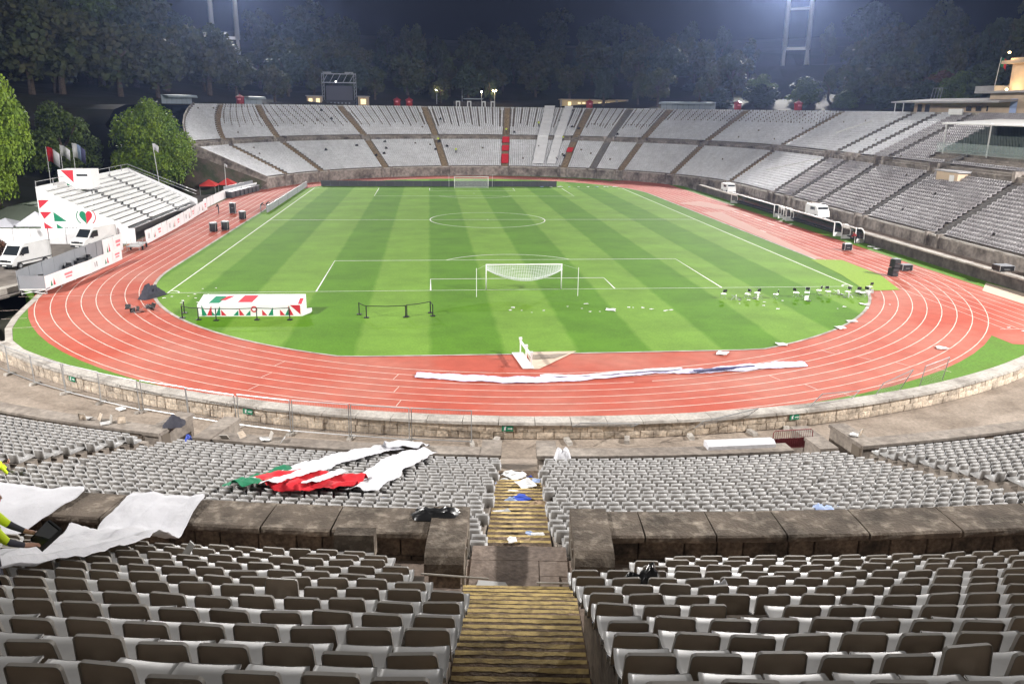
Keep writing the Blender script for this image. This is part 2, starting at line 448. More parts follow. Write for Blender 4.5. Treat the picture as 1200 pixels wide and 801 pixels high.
# ------------------------------------------------------------------ far and right grandstand
EA, EB, EX, EY = 50.5, 52.5, 5.0, 88.0
def pt(s, e):
    if s <= 0: return (55.5 + s * 1.1 / 88 + e, EY + s)
    if s > math.pi: return (EX - EA - e, EY - (s - math.pi) * 50)
    c, q = math.cos(s), math.sin(s); n = (c / EA, q / EB); L = math.hypot(*n)
    return (EX + EA * c + e * n[0] / L, EY + EB * q + e * n[1] / L)
S_END = 2.74
def s_end(e):                                    # the left tip bulges at mid height
    return 2.86 + .18 * max(0, min(e, 10.8)) / 10.8 if e < 10.8 else 3.04 - .38 * (e - 10.8) / 15.2
def rs(s, e): return s if s < 2.3 else 2.3 + (s - 2.3) / (S_END - 2.3) * (s_end(e) - 2.3)
SS = [-125 + 5 * k for k in range(25)] + [S_END * k / 60 for k in range(61)]
AISLES = [2.60, 2.42, 2.085, 1.77, 1.462, 1.156, 1.004, .852, .554, .15, -15.0, -23.0, -33.5, -49.5, -68.5, -90]
LOW = [(.4 + .6 * i, 2.3 + .394 * i) for i in range(17)]
UPP = [(11.9 + .79 * i, 9.8 + .4 * i) for i in range(19)]
stand = thing('grandstand', 'huge horseshoe stone grandstand of pale seats curving round the far end', 'grandstand')
def sweep(profile, mat, name, parent, closed=False, S=SS):
    mb = MB(); n = len(profile)
    for s in S:
        for e, z in profile:
            x, y = pt(rs(s, e), e); mb.v.append((x, y, z))
    for i in range(len(S) - 1):
        for k in range(n if closed else n - 1):
            a = i * n + k; b = i * n + (k + 1) % n
            mb.f.append([a, b, b + n, a + n]); mb.m.append(0)
    if closed:
        mb.f.append(list(range(n))[::-1]); mb.f.append([(len(S) - 1) * n + k for k in range(n)])
        mb.m += [0, 0]
    return mb.build(name, mat, parent)
def stepped(rows, tread, rise_end):
    P = []
    for e, z in rows[:-1]: P += [(e, z), (e + tread, z)]
    P += [(rows[-1][0], rows[-1][1]), (rows[-1][0], rise_end)]
    return P
sweep([(.35, -.5)] + stepped(LOW, .6, 2.0)[:-1] + [(10.6, 8.6), (10.6, -.5)], 'terrace', 'lower_terrace', stand, True)
sweep([(11.2, 0)] + [(11.2, 9.8)] + stepped(UPP, .79, 9)[:-1] + [(27.0, 17.0), (27.0, 0)], 'terrace', 'upper_terrace', stand, True)
sweep([(-.05, -.6), (-.05, 2.15), (.34, 2.15), (.34, -.6)], 'wall_far', 'front_wall', stand, True)
sweep([(-.13, 2.16), (-.13, 2.38), (.42, 2.38), (.42, 2.16)], 'coping_pale', 'front_coping', stand, True)
sweep([(10.62, 8.0), (10.62, 9.25), (11.17, 9.25), (11.17, 8.0)], 'wall_far', 'middle_wall', stand, True)
sweep([(10.5, 9.26), (10.5, 9.5), (11.15, 9.5), (11.15, 9.26)], 'wall_far', 'middle_coping', stand, True)
sweep([(26.3, 17.02), (26.3, 17.3), (26.9, 17.3), (26.9, 17.02)], 'coping_pale', 'rim_kerb', stand, True)
# end wall at the left tip, following the bulging edge
tipP = [(-.3, 2.6), (2, 4.0), (4, 5.3), (6, 6.6), (8, 7.9), (10.2, 9.3), (10.9, 10.0), (12, 10.4), (15, 11.9), (18, 13.4), (21, 14.9), (24, 16.4), (26.6, 17.6)]
V = []; F = []
for e, z in tipP:
    s0 = s_end(e); x0, y0 = pt(s0, e); x1, y1 = pt(s0 + .05, e); dd = Vector((x1 - x0, y1 - y0)).normalized()
    for k in (0, .5): V += [(x0 + dd.x * k, y0 + dd.y * k, -.5), (x0 + dd.x * k, y0 + dd.y * k, z)]
n = len(tipP)
for i in range(n - 1):
    a = 4 * i; F += [(a, a + 1, a + 5, a + 4), (a + 2, a + 6, a + 7, a + 3), (a + 1, a + 3, a + 7, a + 5)]
F += [(0, 2, 3, 1), (4 * n - 4, 4 * n - 3, 4 * n - 1, 4 * n - 2)]
mb = MB(); mb.add(V, F); mb.build('end_wall', 'wall_far', stand)
# earth bank against the end wall
V = []; F = []
for i, (dk, k) in enumerate(((.52, .85), (1.5, .7), (3.0, .45), (5.0, .15), (7, -.05))):
    for e, z in tipP[::2]:
        s0 = s_end(e); x0, y0 = pt(s0, e); x1, y1 = pt(s0 + .05, e); dd = Vector((x1 - x0, y1 - y0)).normalized()
        V.append((x0 + dd.x * dk, y0 + dd.y * dk, (z - .9) * k + (random.uniform(-.25, .25) if i else 0)))
m = len(tipP[::2])
for i in range(4):
    for j in range(m - 1): a = i * m + j; F.append((a, a + 1, a + m + 1, a + m))
me = bpy.data.meshes.new('grass_bank'); me.from_pydata(V, [], F); me.materials.append(MATS['bank']); me.polygons.foreach_set('use_smooth', [True] * len(F)); me.update(); link('grass_bank', me)['kind'] = 'structure'
# piers of the front wall and small gate blocks at each aisle
for s in AISLES:
    for sg in (-1, 1):
        mb = MB()
        ds = sg * (1.25 if s <= 0 else 1.25 / 52)
        x, y = pt(rs(s + ds, .1), .1); ang = math.atan2(pt(s, 1)[1] - pt(s, 0)[1], pt(s, 1)[0] - pt(s, 0)[0])
        mb.box((x, y, .95), (1.1, .45, 3.3), ang); mb.build('front_pier', 'wall_far', stand); mb = MB()
        ds = sg * (1.25 if s <= 0 else 1.25 / 63); x, y = pt(rs(s + ds, 11.0), 11.0); mb.box((x, y, 9.5), (1.6, .6, 1.3), ang); mb.build('stair_pier', 'wall_far', stand)
    hw = .75
    mat = 'stair_grey' if (s in (1.004,) or s < -1) else 'stair_far'
    for rows, tr, ri in ((LOW, .3, .197), (UPP, .395, .2)):
        mb = MB()
        for e, z in rows[:-1]:
            for h in (0, 1):
                e0 = e + h * tr; z0 = z + .03 + h * ri
                c = pt(rs(s, e0 + tr / 2), e0 + tr / 2); ang = math.atan2(pt(s, 1)[1] - pt(s, 0)[1], pt(s, 1)[0] - pt(s, 0)[0])
                mb.box((c[0], c[1], z0 + .0), (tr + .02, 2 * hw, .24), ang)
        mb.build('stair_flight', mat, stand)

# ------------------------------------------------------------------ seats (the mass of them): one object
def seat_boxes(spec):
    """spec: list of (8 corner array, mat); returns V,Q,mi without bottom faces"""
    V = []; Q = []; mi = []
    for c, m in spec:
        o = len(V); V += [tuple(p) for p in c]
        for f in ((4, 5, 6, 7), (0, 1, 5, 4), (1, 2, 6, 5), (2, 3, 7, 6), (3, 0, 4, 7)):
            Q.append([i + o for i in f]); mi.append(m)
    return np.array(V, float), np.array(Q), np.array(mi)
def hx(x0, x1, y0, y1, z0, z1, lean=0.0, sh=1.0):
    b = [(x0, y0, z0), (x1, y0, z0), (x1, y1, z0), (x0, y1, z0)]
    t = [(x0 * sh, y0 - lean, z1), (x1 * sh, y0 - lean, z1), (x1 * sh, y1 - lean, z1), (x0 * sh, y1 - lean, z1)]
    return b + t
ALLV, ALLQ, ALLM = [], [], []; NV = 0
def place(temp, xs, ys, zs, rots):
    global NV
    V, Q, mi = temp; n = len(xs)
    c = np.cos(rots)[:, None]; s = np.sin(rots)[:, None]
    X = V[None, :, 0] * c - V[None, :, 1] * s + np.asarray(xs)[:, None]
    Y = V[None, :, 0] * s + V[None, :, 1] * c + np.asarray(ys)[:, None]
    Z = np.broadcast_to(V[None, :, 2], X.shape) + np.asarray(zs)[:, None]
    ALLV.append(np.stack([X, Y, Z], 2).reshape(-1, 3))
    ALLQ.append((Q[None] + (np.arange(n) * len(V))[:, None, None]).reshape(-1, 4) + NV)
    ALLM.append(np.tile(mi, n)); NV += n * len(V)
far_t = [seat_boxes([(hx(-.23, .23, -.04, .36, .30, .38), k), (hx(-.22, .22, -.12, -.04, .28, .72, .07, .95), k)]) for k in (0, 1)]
dense = np.array([-125 + .25 * k for k in range(501)] + [S_END * (k + 1) / 1200 for k in range(1200)])
for rows, tr, up in ((LOW, .6, 0), (UPP, .79, 1)):
    for i, (e, z) in enumerate(rows[:-1]):
        P = np.array([pt(rs(s, e + tr * .62), e + tr * .62) for s in dense])
        L = np.r_[0, np.cumsum(np.hypot(*np.diff(P, axis=0).T))]
        Lk = lambda sv: float(np.interp(sv, dense, L))
        bounds = [(dense[0], .3)] + [(a, 1.0) for a in AISLES] + [(S_END, .8)]
        if up:
            A = sorted(AISLES)
            for a0, a1 in zip(A, A[1:]):
                if a0 < .1: continue
                n = max(3, round((a1 - a0) * 78 / 2.15))
                for k in range(1, n):
                    st = (5 + (k * 7 + round(a0 * 100)) % 3) if a0 > .84 else 11
                    if i >= st: bounds.append((a0 + (a1 - a0) * k / n, .15))
        bounds.sort(); qs = []
        for (b0, g0), (b1, g1) in zip(bounds, bounds[1:]):
            l0, l1 = Lk(b0) + g0, Lk(b1) - g1; n = int((l1 - l0) / .49)
            if n > 0: qs.append(l0 + (np.arange(n) + .5) * (l1 - l0) / n)
        q = np.concatenate(qs)
        x = np.interp(q, L, P[:, 0]); y = np.interp(q, L, P[:, 1]); s = np.interp(q, L, dense)
        dx = np.interp(q + .2, L, P[:, 0]) - np.interp(q - .2, L, P[:, 0]); dy = np.interp(q + .2, L, P[:, 1]) - np.interp(q - .2, L, P[:, 1])
        rot = np.arctan2(dy, dx)                        # local +y looks inward
        keep = np.ones(len(q), bool)
        # glass box and vip block on the right stand
        if up: keep &= ~((s < -43) & (s > -67) & (i > 0) & (i < 11))
        keep &= rng.random(len(q)) > .003
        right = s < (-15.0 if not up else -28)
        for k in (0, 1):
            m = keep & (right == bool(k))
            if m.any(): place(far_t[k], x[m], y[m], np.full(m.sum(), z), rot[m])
# near lower tier
LR0, LRD, LZ0, LZD, NLOW = 80.94, .66, 1.28, .19, 24
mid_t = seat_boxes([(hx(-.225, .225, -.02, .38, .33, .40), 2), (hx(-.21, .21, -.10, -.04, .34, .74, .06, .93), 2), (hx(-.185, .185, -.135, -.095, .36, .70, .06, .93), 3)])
NA = [R(-30.5), R(-18.4), TH, R(5.15), R(17)]
for i in range(NLOW):
    r = LR0 + LRD * i
    n = int(R(64) * r / .5); th = R(-40) + (np.arange(n) + .5 * rng.random()) * .5 / r
    keep = np.ones(n, bool)
    for a in NA: keep &= np.abs(th - a) * r > 1.0
    keep &= rng.random(n) > .006
    th = th[keep]
    jit = rng.normal(0, .03, len(th))
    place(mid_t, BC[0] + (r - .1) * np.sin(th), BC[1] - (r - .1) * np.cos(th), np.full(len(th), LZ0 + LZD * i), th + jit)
me = np_mesh('stadium_seats', np.concatenate(ALLV), np.concatenate(ALLQ), ['seat_far', 'seat_right', 'seat_mid', 'seat_mid_back_shade'], np.concatenate(ALLM))
tag(link('stadium_seats', me), 'thousands of pale grey plastic seats filling the stands', 'seats', kind='stuff')
del ALLV, ALLQ, ALLM
# ================================================================== NEAR STAND
near = thing('near_terrace', 'dark weathered stone terrace under the seats in the foreground', 'grandstand')
def bsweep(profile, mat, name, parent, t0, t1, n=40):
    mb = MB(); m = len(profile)
    for i in range(n + 1):
        th = t0 + (t1 - t0) * i / n
        for r, z in profile:
            x, y = bpt(th, r); mb.v.append((x, y, z))
    for i in range(n):
        for k in range(m):
            a = i * m + k; b = i * m + (k + 1) % m
            mb.f.append([a, b, b + m, a + m]); mb.m.append(0)
    mb.f.append(list(range(m))[::-1]); mb.f.append([n * m + k for k in range(m)]); mb.m += [0, 0]
    return mb.build(name, mat, parent)
# lower terrace: foot treads with stone benches
prof = [(79.95, -.6)]
for i in range(NLOW):
    r = LR0 + LRD * i; z = LZ0 + LZD * i
    prof += [(r - .60, z), (r - .30, z), (r - .30, z + .30), (r + .05, z + .30)]
prof += [(LR0 + LRD * NLOW - .6, LZ0 + LZD * NLOW), (97.3, LZ0 + LZD * NLOW), (97.3, -.6)]
hw = 1.0 / 88
bl = [R(-46)] + [a for a in NA] + [R(30)]
for a, b in zip(bl, bl[1:]):
    bsweep(prof, 'terrace', 'lower_bench_block', near, a + (hw if a in NA else 0), b - (hw if b in NA else 0), 24)
# upper terrace
UR0, URD, UZ0, UZD, NUP = 102.3, .775, 8.88, .369, 22
def uprof(k0):
    P = [(UR0 + URD * k0 - .5, 5.0)]
    for k in range(k0, NUP):
        r = UR0 + URD * k; z = UZ0 + UZD * k
        P += [(r - .58, z), (r - .42, z), (r - .42, z + .32), (r + .02, z + .32)]
    P += [(UR0 + URD * NUP, UZ0 + UZD * NUP), (UR0 + URD * NUP, 5.0)]
    return P
sw = .70 / 108
def hwr_(r): return max(.66, 1.24 - .048 * (r - 99.76))      # half width of the upper stairs
for k in range(NUP):
    r = UR0 + URD * k; z = UZ0 + UZD * k
    P = [(r - .58, z - 1.6), (r - .58, z), (r - .42, z), (r - .42, z + .32), (r + .02, z + .32), (r + .19, z + .32), (r + .19, z - 1.6)]
    a = hwr_(r) + .02
    bsweep(P, 'terrace_near', 'bench_row', near, TH + (2.6 if k < 1 else 1.8 if k < 3 else a) / r, TH + R(13), 16)
    bsweep(P, 'terrace_near', 'bench_row', near, TH - R(14), TH - (2.6 if k < 1 else 2.1 if k < 3 else 1.5 if k < 5 else a) / r, 16)
# passage floor behind the parapet and landing
bsweep([(98.4, 4.6), (98.4, 7.17), (102.2, 7.17), (102.2, 4.6)], 'paving_dark', 'passage_floor', near, R(-30), R(16), 24)
# ------------------------------------------------------------------ the stairs
stairs = thing('stairs', 'worn stone stairway with yellow painted step edges descending between the seat blocks', 'stairs')
AX = Vector((-math.sin(TH), math.cos(TH))); LT = Vector((math.cos(TH), math.sin(TH)))
def step(r0, r1, z, hw0, drop, paint=True, d=.15):
    """tread from r0 (pitch side) to r1, centred on the stair axis"""
    c = bpt(TH, (r0 + r1) / 2)
    mb = MB(); mb.box((0, 0, -drop / 2), (2 * hw0, r1 - r0 - .006, drop))
    st = mb.build('step', 'step_stone', stairs, (c[0], c[1], z + random.uniform(-.006, .006)), TH)
    if paint:
        # ragged painted nosing band on the pitch-side edge
        mb = MB(); n = 14; V = []
        y0 = (r1 - r0) / 2
        for k in range(n + 1):
            x = -hw0 + .02 + (2 * hw0 - .04) * k / n
            w = d * random.uniform(.75, 1.1)
            V += [(x, y0 + .003, .004), (x, y0 - w, .004), (x, y0 + .003, -.07)]
        for k in range(n):
            a = 3 * k; mb.add([], [])
            mb.f += [[a, a + 1, a + 4, a + 3], [a, a + 3, a + 5, a + 2]]; mb.m += [0, 0]
        mb.v = V; mb.build('nosing', 'step_paint', st)
    return st
# ramp from walkway to the foot of the stairs
mb = MB(); hwr = 1.0
P = []
for r, z in ((75.2, -.44), (80.2, 1.02)):
    for sgn in (-1, 1):
        c = bpt(TH, r); P.append((c[0] + sgn * hwr * LT.x, c[1] + sgn * hwr * LT.y, z))
q = [P[2], P[3], P[1], P[0]]
mb.hexa([(x, y, z - 1.2) for x, y, z in q] + q); mb.build('ramp', 'paving', stairs)
for k in range(21):
    step(80.2 + .66 * k, 80.2 + .66 * (k + 1), 1.08 + .19 * k, .98, .5, paint=k > 2)
r = 80.2 + .66 * 21                                     # 94.06, top of the gentle part
for k in range(10): step(r + .374 * k, r + .374 * (k + 1), 4.95 + .225 * k, 1.0, .6)
# landing slabs
for k, (a, b, l0, l1) in enumerate(((97.8, 98.45, -1.12, 1.12), (98.46, 99.75, -1.12, .45), (98.46, 99.1, .46, 1.12), (99.11, 99.75, .46, .9))):
    c = bpt(TH, (a + b) / 2); m = (l0 + l1) / 2
    mb = MB(); mb.box((0, 0, -.1), (l1 - l0 - .012, b - a - .012, .2))
    mb.build('slab', 'paving_dark', stairs, (c[0] + m * LT.x, c[1] + m * LT.y, 7.20 + .004 * (k % 2)), TH)
sheet_pts = [bpt(TH - .95 / 99, 99.62), bpt(TH - .2 / 99, 99.66), bpt(TH - .30 / 99, 99.40), bpt(TH - .9 / 99, 99.33)]
o = MB(); o.prism([(x, y, 7.212) for x, y in sheet_pts], (0, 0, .004)); o.build('paint_patch', 'paper', stairs)
# steep hidden steps up to the foot of the upper flight, then the upper flight
UR, UZ = 99.76, 7.35
for k in range(36):
    step(UR + .425 * k, UR + .425 * (k + 1), UZ + .187 * k, hwr_(UR + .425 * (k + .5)), .45, d=.10)
# ------------------------------------------------------------------ walls
def block_mesh(name, sx, sy, sz, mat, seed=0):
    """rough-faced block with chamfered edges"""
    rr = random.Random(seed); mb = MB(); c = .018
    X, Y, Z = sx / 2, sy / 2, sz / 2
    mb.hexa([(-X + c, -Y, -Z + c), (X - c, -Y, -Z + c), (X - c, Y, -Z + c), (-X + c, Y, -Z + c), (-X + c, -Y, Z - c), (X - c, -Y, Z - c), (X - c, Y, Z - c), (-X + c, Y, Z - c)])
    mb = MB()
    V = [(-X, -Y + c, -Z), (X, -Y + c, -Z), (X, Y, -Z), (-X, Y, -Z), (-X, -Y + c, Z), (X, -Y + c, Z), (X, Y, Z), (-X, Y, Z)]
    fr = [(-X + c, -Y, -Z + c), (0, -Y - rr.uniform(0, .02), -Z + c), (X - c, -Y, -Z + c), (X - c, -Y - rr.uniform(0, .015), 0), (X - c, -Y, Z - c), (0, -Y - rr.uniform(0, .02), Z - c), (-X + c, -Y, Z - c), (-X + c, -Y - rr.uniform(0, .015), 0), (rr.uniform(-.3, .3) * X, -Y - rr.uniform(.01, .04), rr.uniform(-.3, .3) * Z)]
    mb.add(V + fr, [(4, 5, 6, 7), (1, 2, 6, 5), (3, 0, 4, 7), (0, 1, 10, 9, 8), (1, 5, 12, 11, 10), (5, 4, 14, 13, 12), (4, 0, 8, 15, 14),
                    (8, 9, 16, 15), (9, 10, 11, 16), (11, 12, 13, 16), (13, 14, 15, 16)])
    return mb.mesh(name, mat)
# track wall
tw = thing('track_wall', 'long low curved wall of tan stone blocks with pale coping beside the red track', 'wall')
def wsweep(profile, mat, name, parent, t0, t1, n=60):
    mb = MB(); m = len(profile)
    for i in range(n + 1):
        th = t0 + (t1 - t0) * i / n
        for r, z in profile:
            x, y = wpt(th, r); mb.v.append((x, y, z))
    for i in range(n):
        for k in range(m):
            a = i * m + k; b = i * m + (k + 1) % m
            mb.f.append([a, b, b + m, a + m]); mb.m.append(0)
    mb.f.append(list(range(m))[::-1]); mb.f.append([n * m + k for k in range(m)]); mb.m += [0, 0]
    return mb.build(name, mat, parent)
wsweep([(56.5, -1.5), (56.5, .40), (57.27, .40), (57.27, -1.5)], 'mortar', 'core', tw, R(-60), R(52))
bms = [block_mesh('block', 1, .2, .40, 'stone_block', k) for k in range(7)]
for row, z in ((0, -.22), (1, .19)):
    th = R(-47) - row * .006
    while th < R(38):
        wd = random.choice((.55, .68, .75, .85, .95)); t = th + wd / 2 / 57.4
        c = wpt(t, 57.28 + random.uniform(-.015, .02))
        o = link('block', random.choice(bms), tw, (c[0], c[1], z), t); o.scale = ((wd - .02), 1, 1)
        th += wd / 57.4
# coping stones
cm = []
for k in range(4):
    mb = MB(); rr = random.Random(k)
    mb.hexa([(-.99, -.55, -.07), (.99, -.55, -.07), (.99, .5, -.07), (-.99, .5, -.07), (-.985, -.52 + rr.uniform(-.02, .02), .08), (.985, -.52 + rr.uniform(-.02, .02), .08 + rr.uniform(-.01, .02)), (.985, .48, .09), (-.985, .48, .09)])
    cm.append(mb.mesh('coping_stone', 'coping_pale'))
th = R(-47)
while th < R(38):
    c = wpt(th + 1 / 57, 56.95); link('coping_stone', random.choice(cm), tw, (c[0], c[1], .50 + random.uniform(-.008, .012)), th + 1 / 57); th += 2.0 / 57
# front wall of the lower tier (retaining) with its face of upright slabs
fw = thing('front_parapet', 'low stone parapet with upright slabs in front of the lower seats', 'wall')
sm = [block_mesh('slab', 1, .12, .62, 'stone_block_dark', 20 + k) for k in range(5)]
segs = [(R(-44), R(-31.2)), (R(-29.8), R(-19.1)), (R(-17.7), R(-6.85)), (R(-5.55), R(3.3)), (R(5.95), R(16.3)), (R(17.7), R(28))]
for a, b in segs:
    bsweep([(78.9, -.6), (78.9, 1.48), (79.55, 1.48), (79.55, -.6)], 'mortar', 'core', fw, a, b, 20)
    bsweep([(78.8, 1.485), (78.8, 1.62), (79.75, 1.62), (79.75, 1.485)], 'terrace', 'coping', fw, a - .001, b + .001, 20)
    th = a
    while th < b - .003:
        wd = min(random.choice((.5, .62, .7, .8)), (b - th) * 79.6); t = th + wd / 2 / 79.6
        c = bpt(t, 79.62); o = link('slab', random.choice(sm), fw, (c[0], c[1], 1.16), t); o.scale = (wd - .02, 1, 1)
        th += wd / 79.6
# wing blocks at the entrances
for a, sgn in ((R(-19.1), -1), (R(-17.7), 1), (R(-6.85), -1), (R(-5.55), 1), (R(4.95), -1), (R(5.95), 1)):
    mb = MB(); t = a + sgn * .42 / 78; WL = 1.7 if abs(a - TH) < R(2) else 2.8; c = bpt(t, 79.75 - WL / 2)
    mb.box((0, 0, .36), (.80, WL, 2.2)); mb.box((0, 0, 1.56), (.95, WL + .15, .18))
    o = mb.build('wing_block', 'terrace', fw, (c[0], c[1], 0), t)
# ramps of the other entrances
for a in (R(-18.4), R(5.15)):
    mb = MB(); lt = Vector((math.cos(a), math.sin(a))); P = []
    for r, z in ((74.5, -.44), (80.3, 1.1)):
        for sgn in (-1, 1):
            c = bpt(a, r); P.append((c[0] + sgn * 1.0 * lt.x, c[1] + sgn * 1.0 * lt.y, z))
    q = [P[2], P[3], P[1], P[0]]
    mb.hexa([(x, y, z - 1.2) for x, y, z in q] + q)
    t = thing('side_stairs', 'stone stairway between seat blocks on the %s of the lower tier' % ('left' if a < 0 else 'right'), 'stairs')
    mb.build('ramp', 'paving', t)
    for k in range(22):
        c = bpt(a, 80.3 + .66 * k + .33); mb = MB(); mb.box((0, 0, -.25), (1.9, .655, .5)); mb.build('step', 'step_stone', t, (c[0], c[1], 1.1 + .19 * k), a)
# parapet between the tiers
pp = thing('tier_parapet', 'thick mossy stone parapet wall dividing the two seating tiers', 'wall')
bm2 = [block_mesh('block', 1, .25, .46, 'stone_block_dark', 40 + k) for k in range(6)]
cms = []
for k in range(5):
    rr = random.Random(k + 60); mb = MB(); n = 6
    # cross-section with rounded lip towards the camera (local -y), 1 m long in x
    sec = [(-.64, -.12), (-.67, -.06), (-.665, .02), (-.62, .062), (-.1, .08), (.50, .08), (.56, .05), (.57, -.14)]
    V = []
    for x in (-.5, -.25, 0, .25, .5):
        for y, z in sec: V.append((x, y + rr.uniform(-.012, .012), z + (rr.uniform(-.006, .006) if z > 0 else 0)))
    F = []
    m = len(sec)
    for i in range(4):
        for j in range(m): a = i * m + j; b = i * m + (j + 1) % m; F.append((a, b, b + m, a + m))
    F += [tuple(range(m))[::-1], tuple(4 * m + j for j in range(m))]
    mb.add(V, F); cms.append(mb.mesh('coping_stone', 'stone_dark'))
for a, b in ((R(-21), TH - 1.2 / 97), (TH + 1.2 / 97, R(9))):
    bsweep([(97.5, 4.0), (97.5, 7.78), (98.38, 7.78), (98.38, 4.0)], 'mortar', 'core', pp, a, b, 24)
    th = a
    while th < b - .002:
        wd = min(random.choice((1.6, 1.9, 2.2)), (b - th) * 96.5)
        t = th + wd / 2 / 96.5; c = bpt(t, 98.05); o = link('coping_stone', random.choice(cms), pp, (c[0], c[1], 7.93), t); o.scale = (wd - .006, 1, 1); th += wd / 96.5
    for row in (0, 1):
        th = a + row * .004
        while th < b - .002:
            wd = min(random.choice((.6, .75, .9, 1.05)), (b - th) * 97); t = th + wd / 2 / 97
            c = bpt(t, 98.40); o = link('block', random.choice(bm2), pp, (c[0], c[1], 7.53 - .47 * row), t); o.scale = (wd - .018, 1, 1); th += wd / 97
# piers either side of the stair head
for sgn, nm in ((-1, 'left'), (1, 'right')):
    pr = thing('stair_pier', 'squat stone pier with rounded cap at the %s side of the stair landing' % nm, 'pier')
    for k, (r0, r1, z0, z1, w0) in enumerate(((97.5, 99.62, 5.2, 7.6, .70),)):
        c = bpt(TH + sgn * 1.62 / 98, (r0 + r1) / 2); mb = MB(); mb.box((0, 0, (z0 + z1) / 2), (w0, r1 - r0, z1 - z0)); mb.build('shaft', 'stone_block_dark', pr, (c[0], c[1], 0), TH)
    c = bpt(TH + sgn * 1.62 / 98, 98.6); mb = MB()
    sec = [(-1.12, -.42), (-1.17, -.3), (-1.15, -.12), (-1.05, .02), (-.85, .10), (-.3, .13), (1.05, .13), (1.1, .0), (1.08, -.14), (-.55, -.14), (-.55, -.42)]
    mb.prism([(-.43, y, z) for y, z in sec][::-1], (.86, 0, 0)); mb.build('cap', 'stone_dark', pr, (c[0], c[1], 7.95), TH)
    mb = MB()
    for k in range(5):
        d = .95 + .03 * (k % 2); c2 = (-sgn * (.40), -.9 + .42 * k, -.35); mb.box(c2, (.07, .06, .95))
    mb.build('edge_post', 'kerb', pr, (c[0], c[1], 7.5), TH)
# broken stone lying behind the parapet
mb = MB(); mb.box((0, 0, 0), (.75, .3, .5)); o = mb.build('stone_slab', 'stone_dark', None, (*bpt(TH - 3.1 / 101, 101.6), 9.35), TH)
tag(o, 'loose upright grey stone slab behind the parapet left of the stairs', 'stone')

# ------------------------------------------------------------------ foreground seats, one by one
def make_seat():
    t = thing('stadium_seat', 'grey plastic seat', 'seat', group='grey seats in the nearest rows')
    mb = MB()
    # pan: dished sheet with raised rear and rolled front
    ys = [-.075, .0, .10, .24, .34, .38]; zs = [.392, .388, .385, .388, .39, .365]; ws = [.185, .222, .238, .238, .230, .215]
    V = []; xs = [-1, -.8, -.4, 0, .4, .8, 1]
    for y, z, w_ in zip(ys, zs, ws):
        for x in xs: V.append((x * w_, y, z + .012 * abs(x) ** 3))
    nx = len(xs); nt_ = len(V); F = []
    V += [(x, y, z - .022) for x, y, z in V]
    for i in range(len(ys) - 1):
        for j in range(nx - 1):
            a = i * nx + j; F.append((a, a + 1, a + nx + 1, a + nx)); F.append((nt_ + a + nx, nt_ + a + nx + 1, nt_ + a + 1, nt_ + a))
    def rim(idx):
        for a, b in zip(idx, idx[1:]): F.append((a, a + nt_, b + nt_, b))
    rim(list(range(nx))[::-1]); rim([i * nx for i in range(len(ys))]); rim([(len(ys) - 1) * nx + j for j in range(nx)]); rim([i * nx + nx - 1 for i in range(len(ys))][::-1])
    mb.add(V, F)
    mb.build('seat_pan', 'plastic_seat', t, smooth=True)
    # backrest shell: rounded outline, flange turned to the rear
    def outline(w0, w1, h0, h1, rc, inset, n=4):
        P = [(-w0 + inset, h0 + inset * .3), (w0 - inset, h0 + inset * .3)]
        for k in range(n + 1):
            a = math.pi / 2 * k / n; P.append((w1 - inset - rc + rc * math.cos(a), h1 - inset - rc + rc * math.sin(a)))
        for k in range(n + 1):
            a = math.pi / 2 + math.pi / 2 * k / n; P.append((-w1 + inset + rc + rc * math.cos(a), h1 - inset - rc + rc * math.sin(a)))
        return P
    o1 = outline(.214, .197, -.03, .335, .042, 0); o2 = outline(.214, .197, -.03, .335, .040, .0065)
    lean = lambda h: -.10 - .055 * h / .33
    n = len(o1)
    V = [(x, lean(h) + .010, .40 + h) for x, h in o1] + [(x, lean(h) - .028, .40 + h) for x, h in o1] + [(x, lean(h) - .028, .40 + h) for x, h in o2] + [(x, lean(h) - .006, .40 + h) for x, h in o2]
    F = [tuple(range(n))]
    for L0, L1 in ((0, n), (n, 2 * n), (2 * n, 3 * n)):
        for k in range(n): k2 = (k + 1) % n; F.append((L0 + k2, L0 + k, L1 + k, L1 + k2))
    mb = MB(); mb.add(V, F); bk = mb.build('backrest', 'plastic_rim', t)
    # rear panel with a moulded hump shaped to catch light as a pale patch
    nxp, nzp = 11, 9; V = []; F = []
    for j in range(nzp):
        h = -.024 + (.327 + .024) * j / (nzp - 1); w_ = .2075 - .017 * h / .33
        if j == nzp - 1: w_ -= .014
        for i in range(nxp):
            x = w_ * (2 * i / (nxp - 1) - 1)
            b = .05 * math.exp(-((x - .0) / .07) ** 4 - ((h - .09) / .075) ** 4)
            V.append((x, lean(h) - .0095 - b, .40 + h))
    for j in range(nzp - 1):
        for i in range(nxp - 1): a = j * nxp + i; F.append((a + nxp, a + nxp + 1, a + 1, a))
    mb = MB(); mb.add(V, [f[::-1] for f in F]); mb.build('rear_panel', 'plastic_back', bk, smooth=True)
    mb = MB(); mb.bar((-.16, .1, .35), (.16, .1, .35), .05, .06); mb.bar((-.215, -.02, .36), (-.205, .16, .36), .03, .05); mb.bar((.215, -.02, .36), (.205, .16, .36), .03, .05)
    mb.build('bracket', 'grey_metal', t)
    return t
proto = make_seat(); first = True; seats = []
PITCH = .502
starts = {1: [2.95, 2.15, 2.15, .97, .97, .97, .99, 1.0, 1.0, .98, .98, .99, .99, .99], -1: [2.98, 2.45, 2.35, 1.9, 1.85, 1.42, .90, .89, .87, .85, .84, .83, .83, .83]}
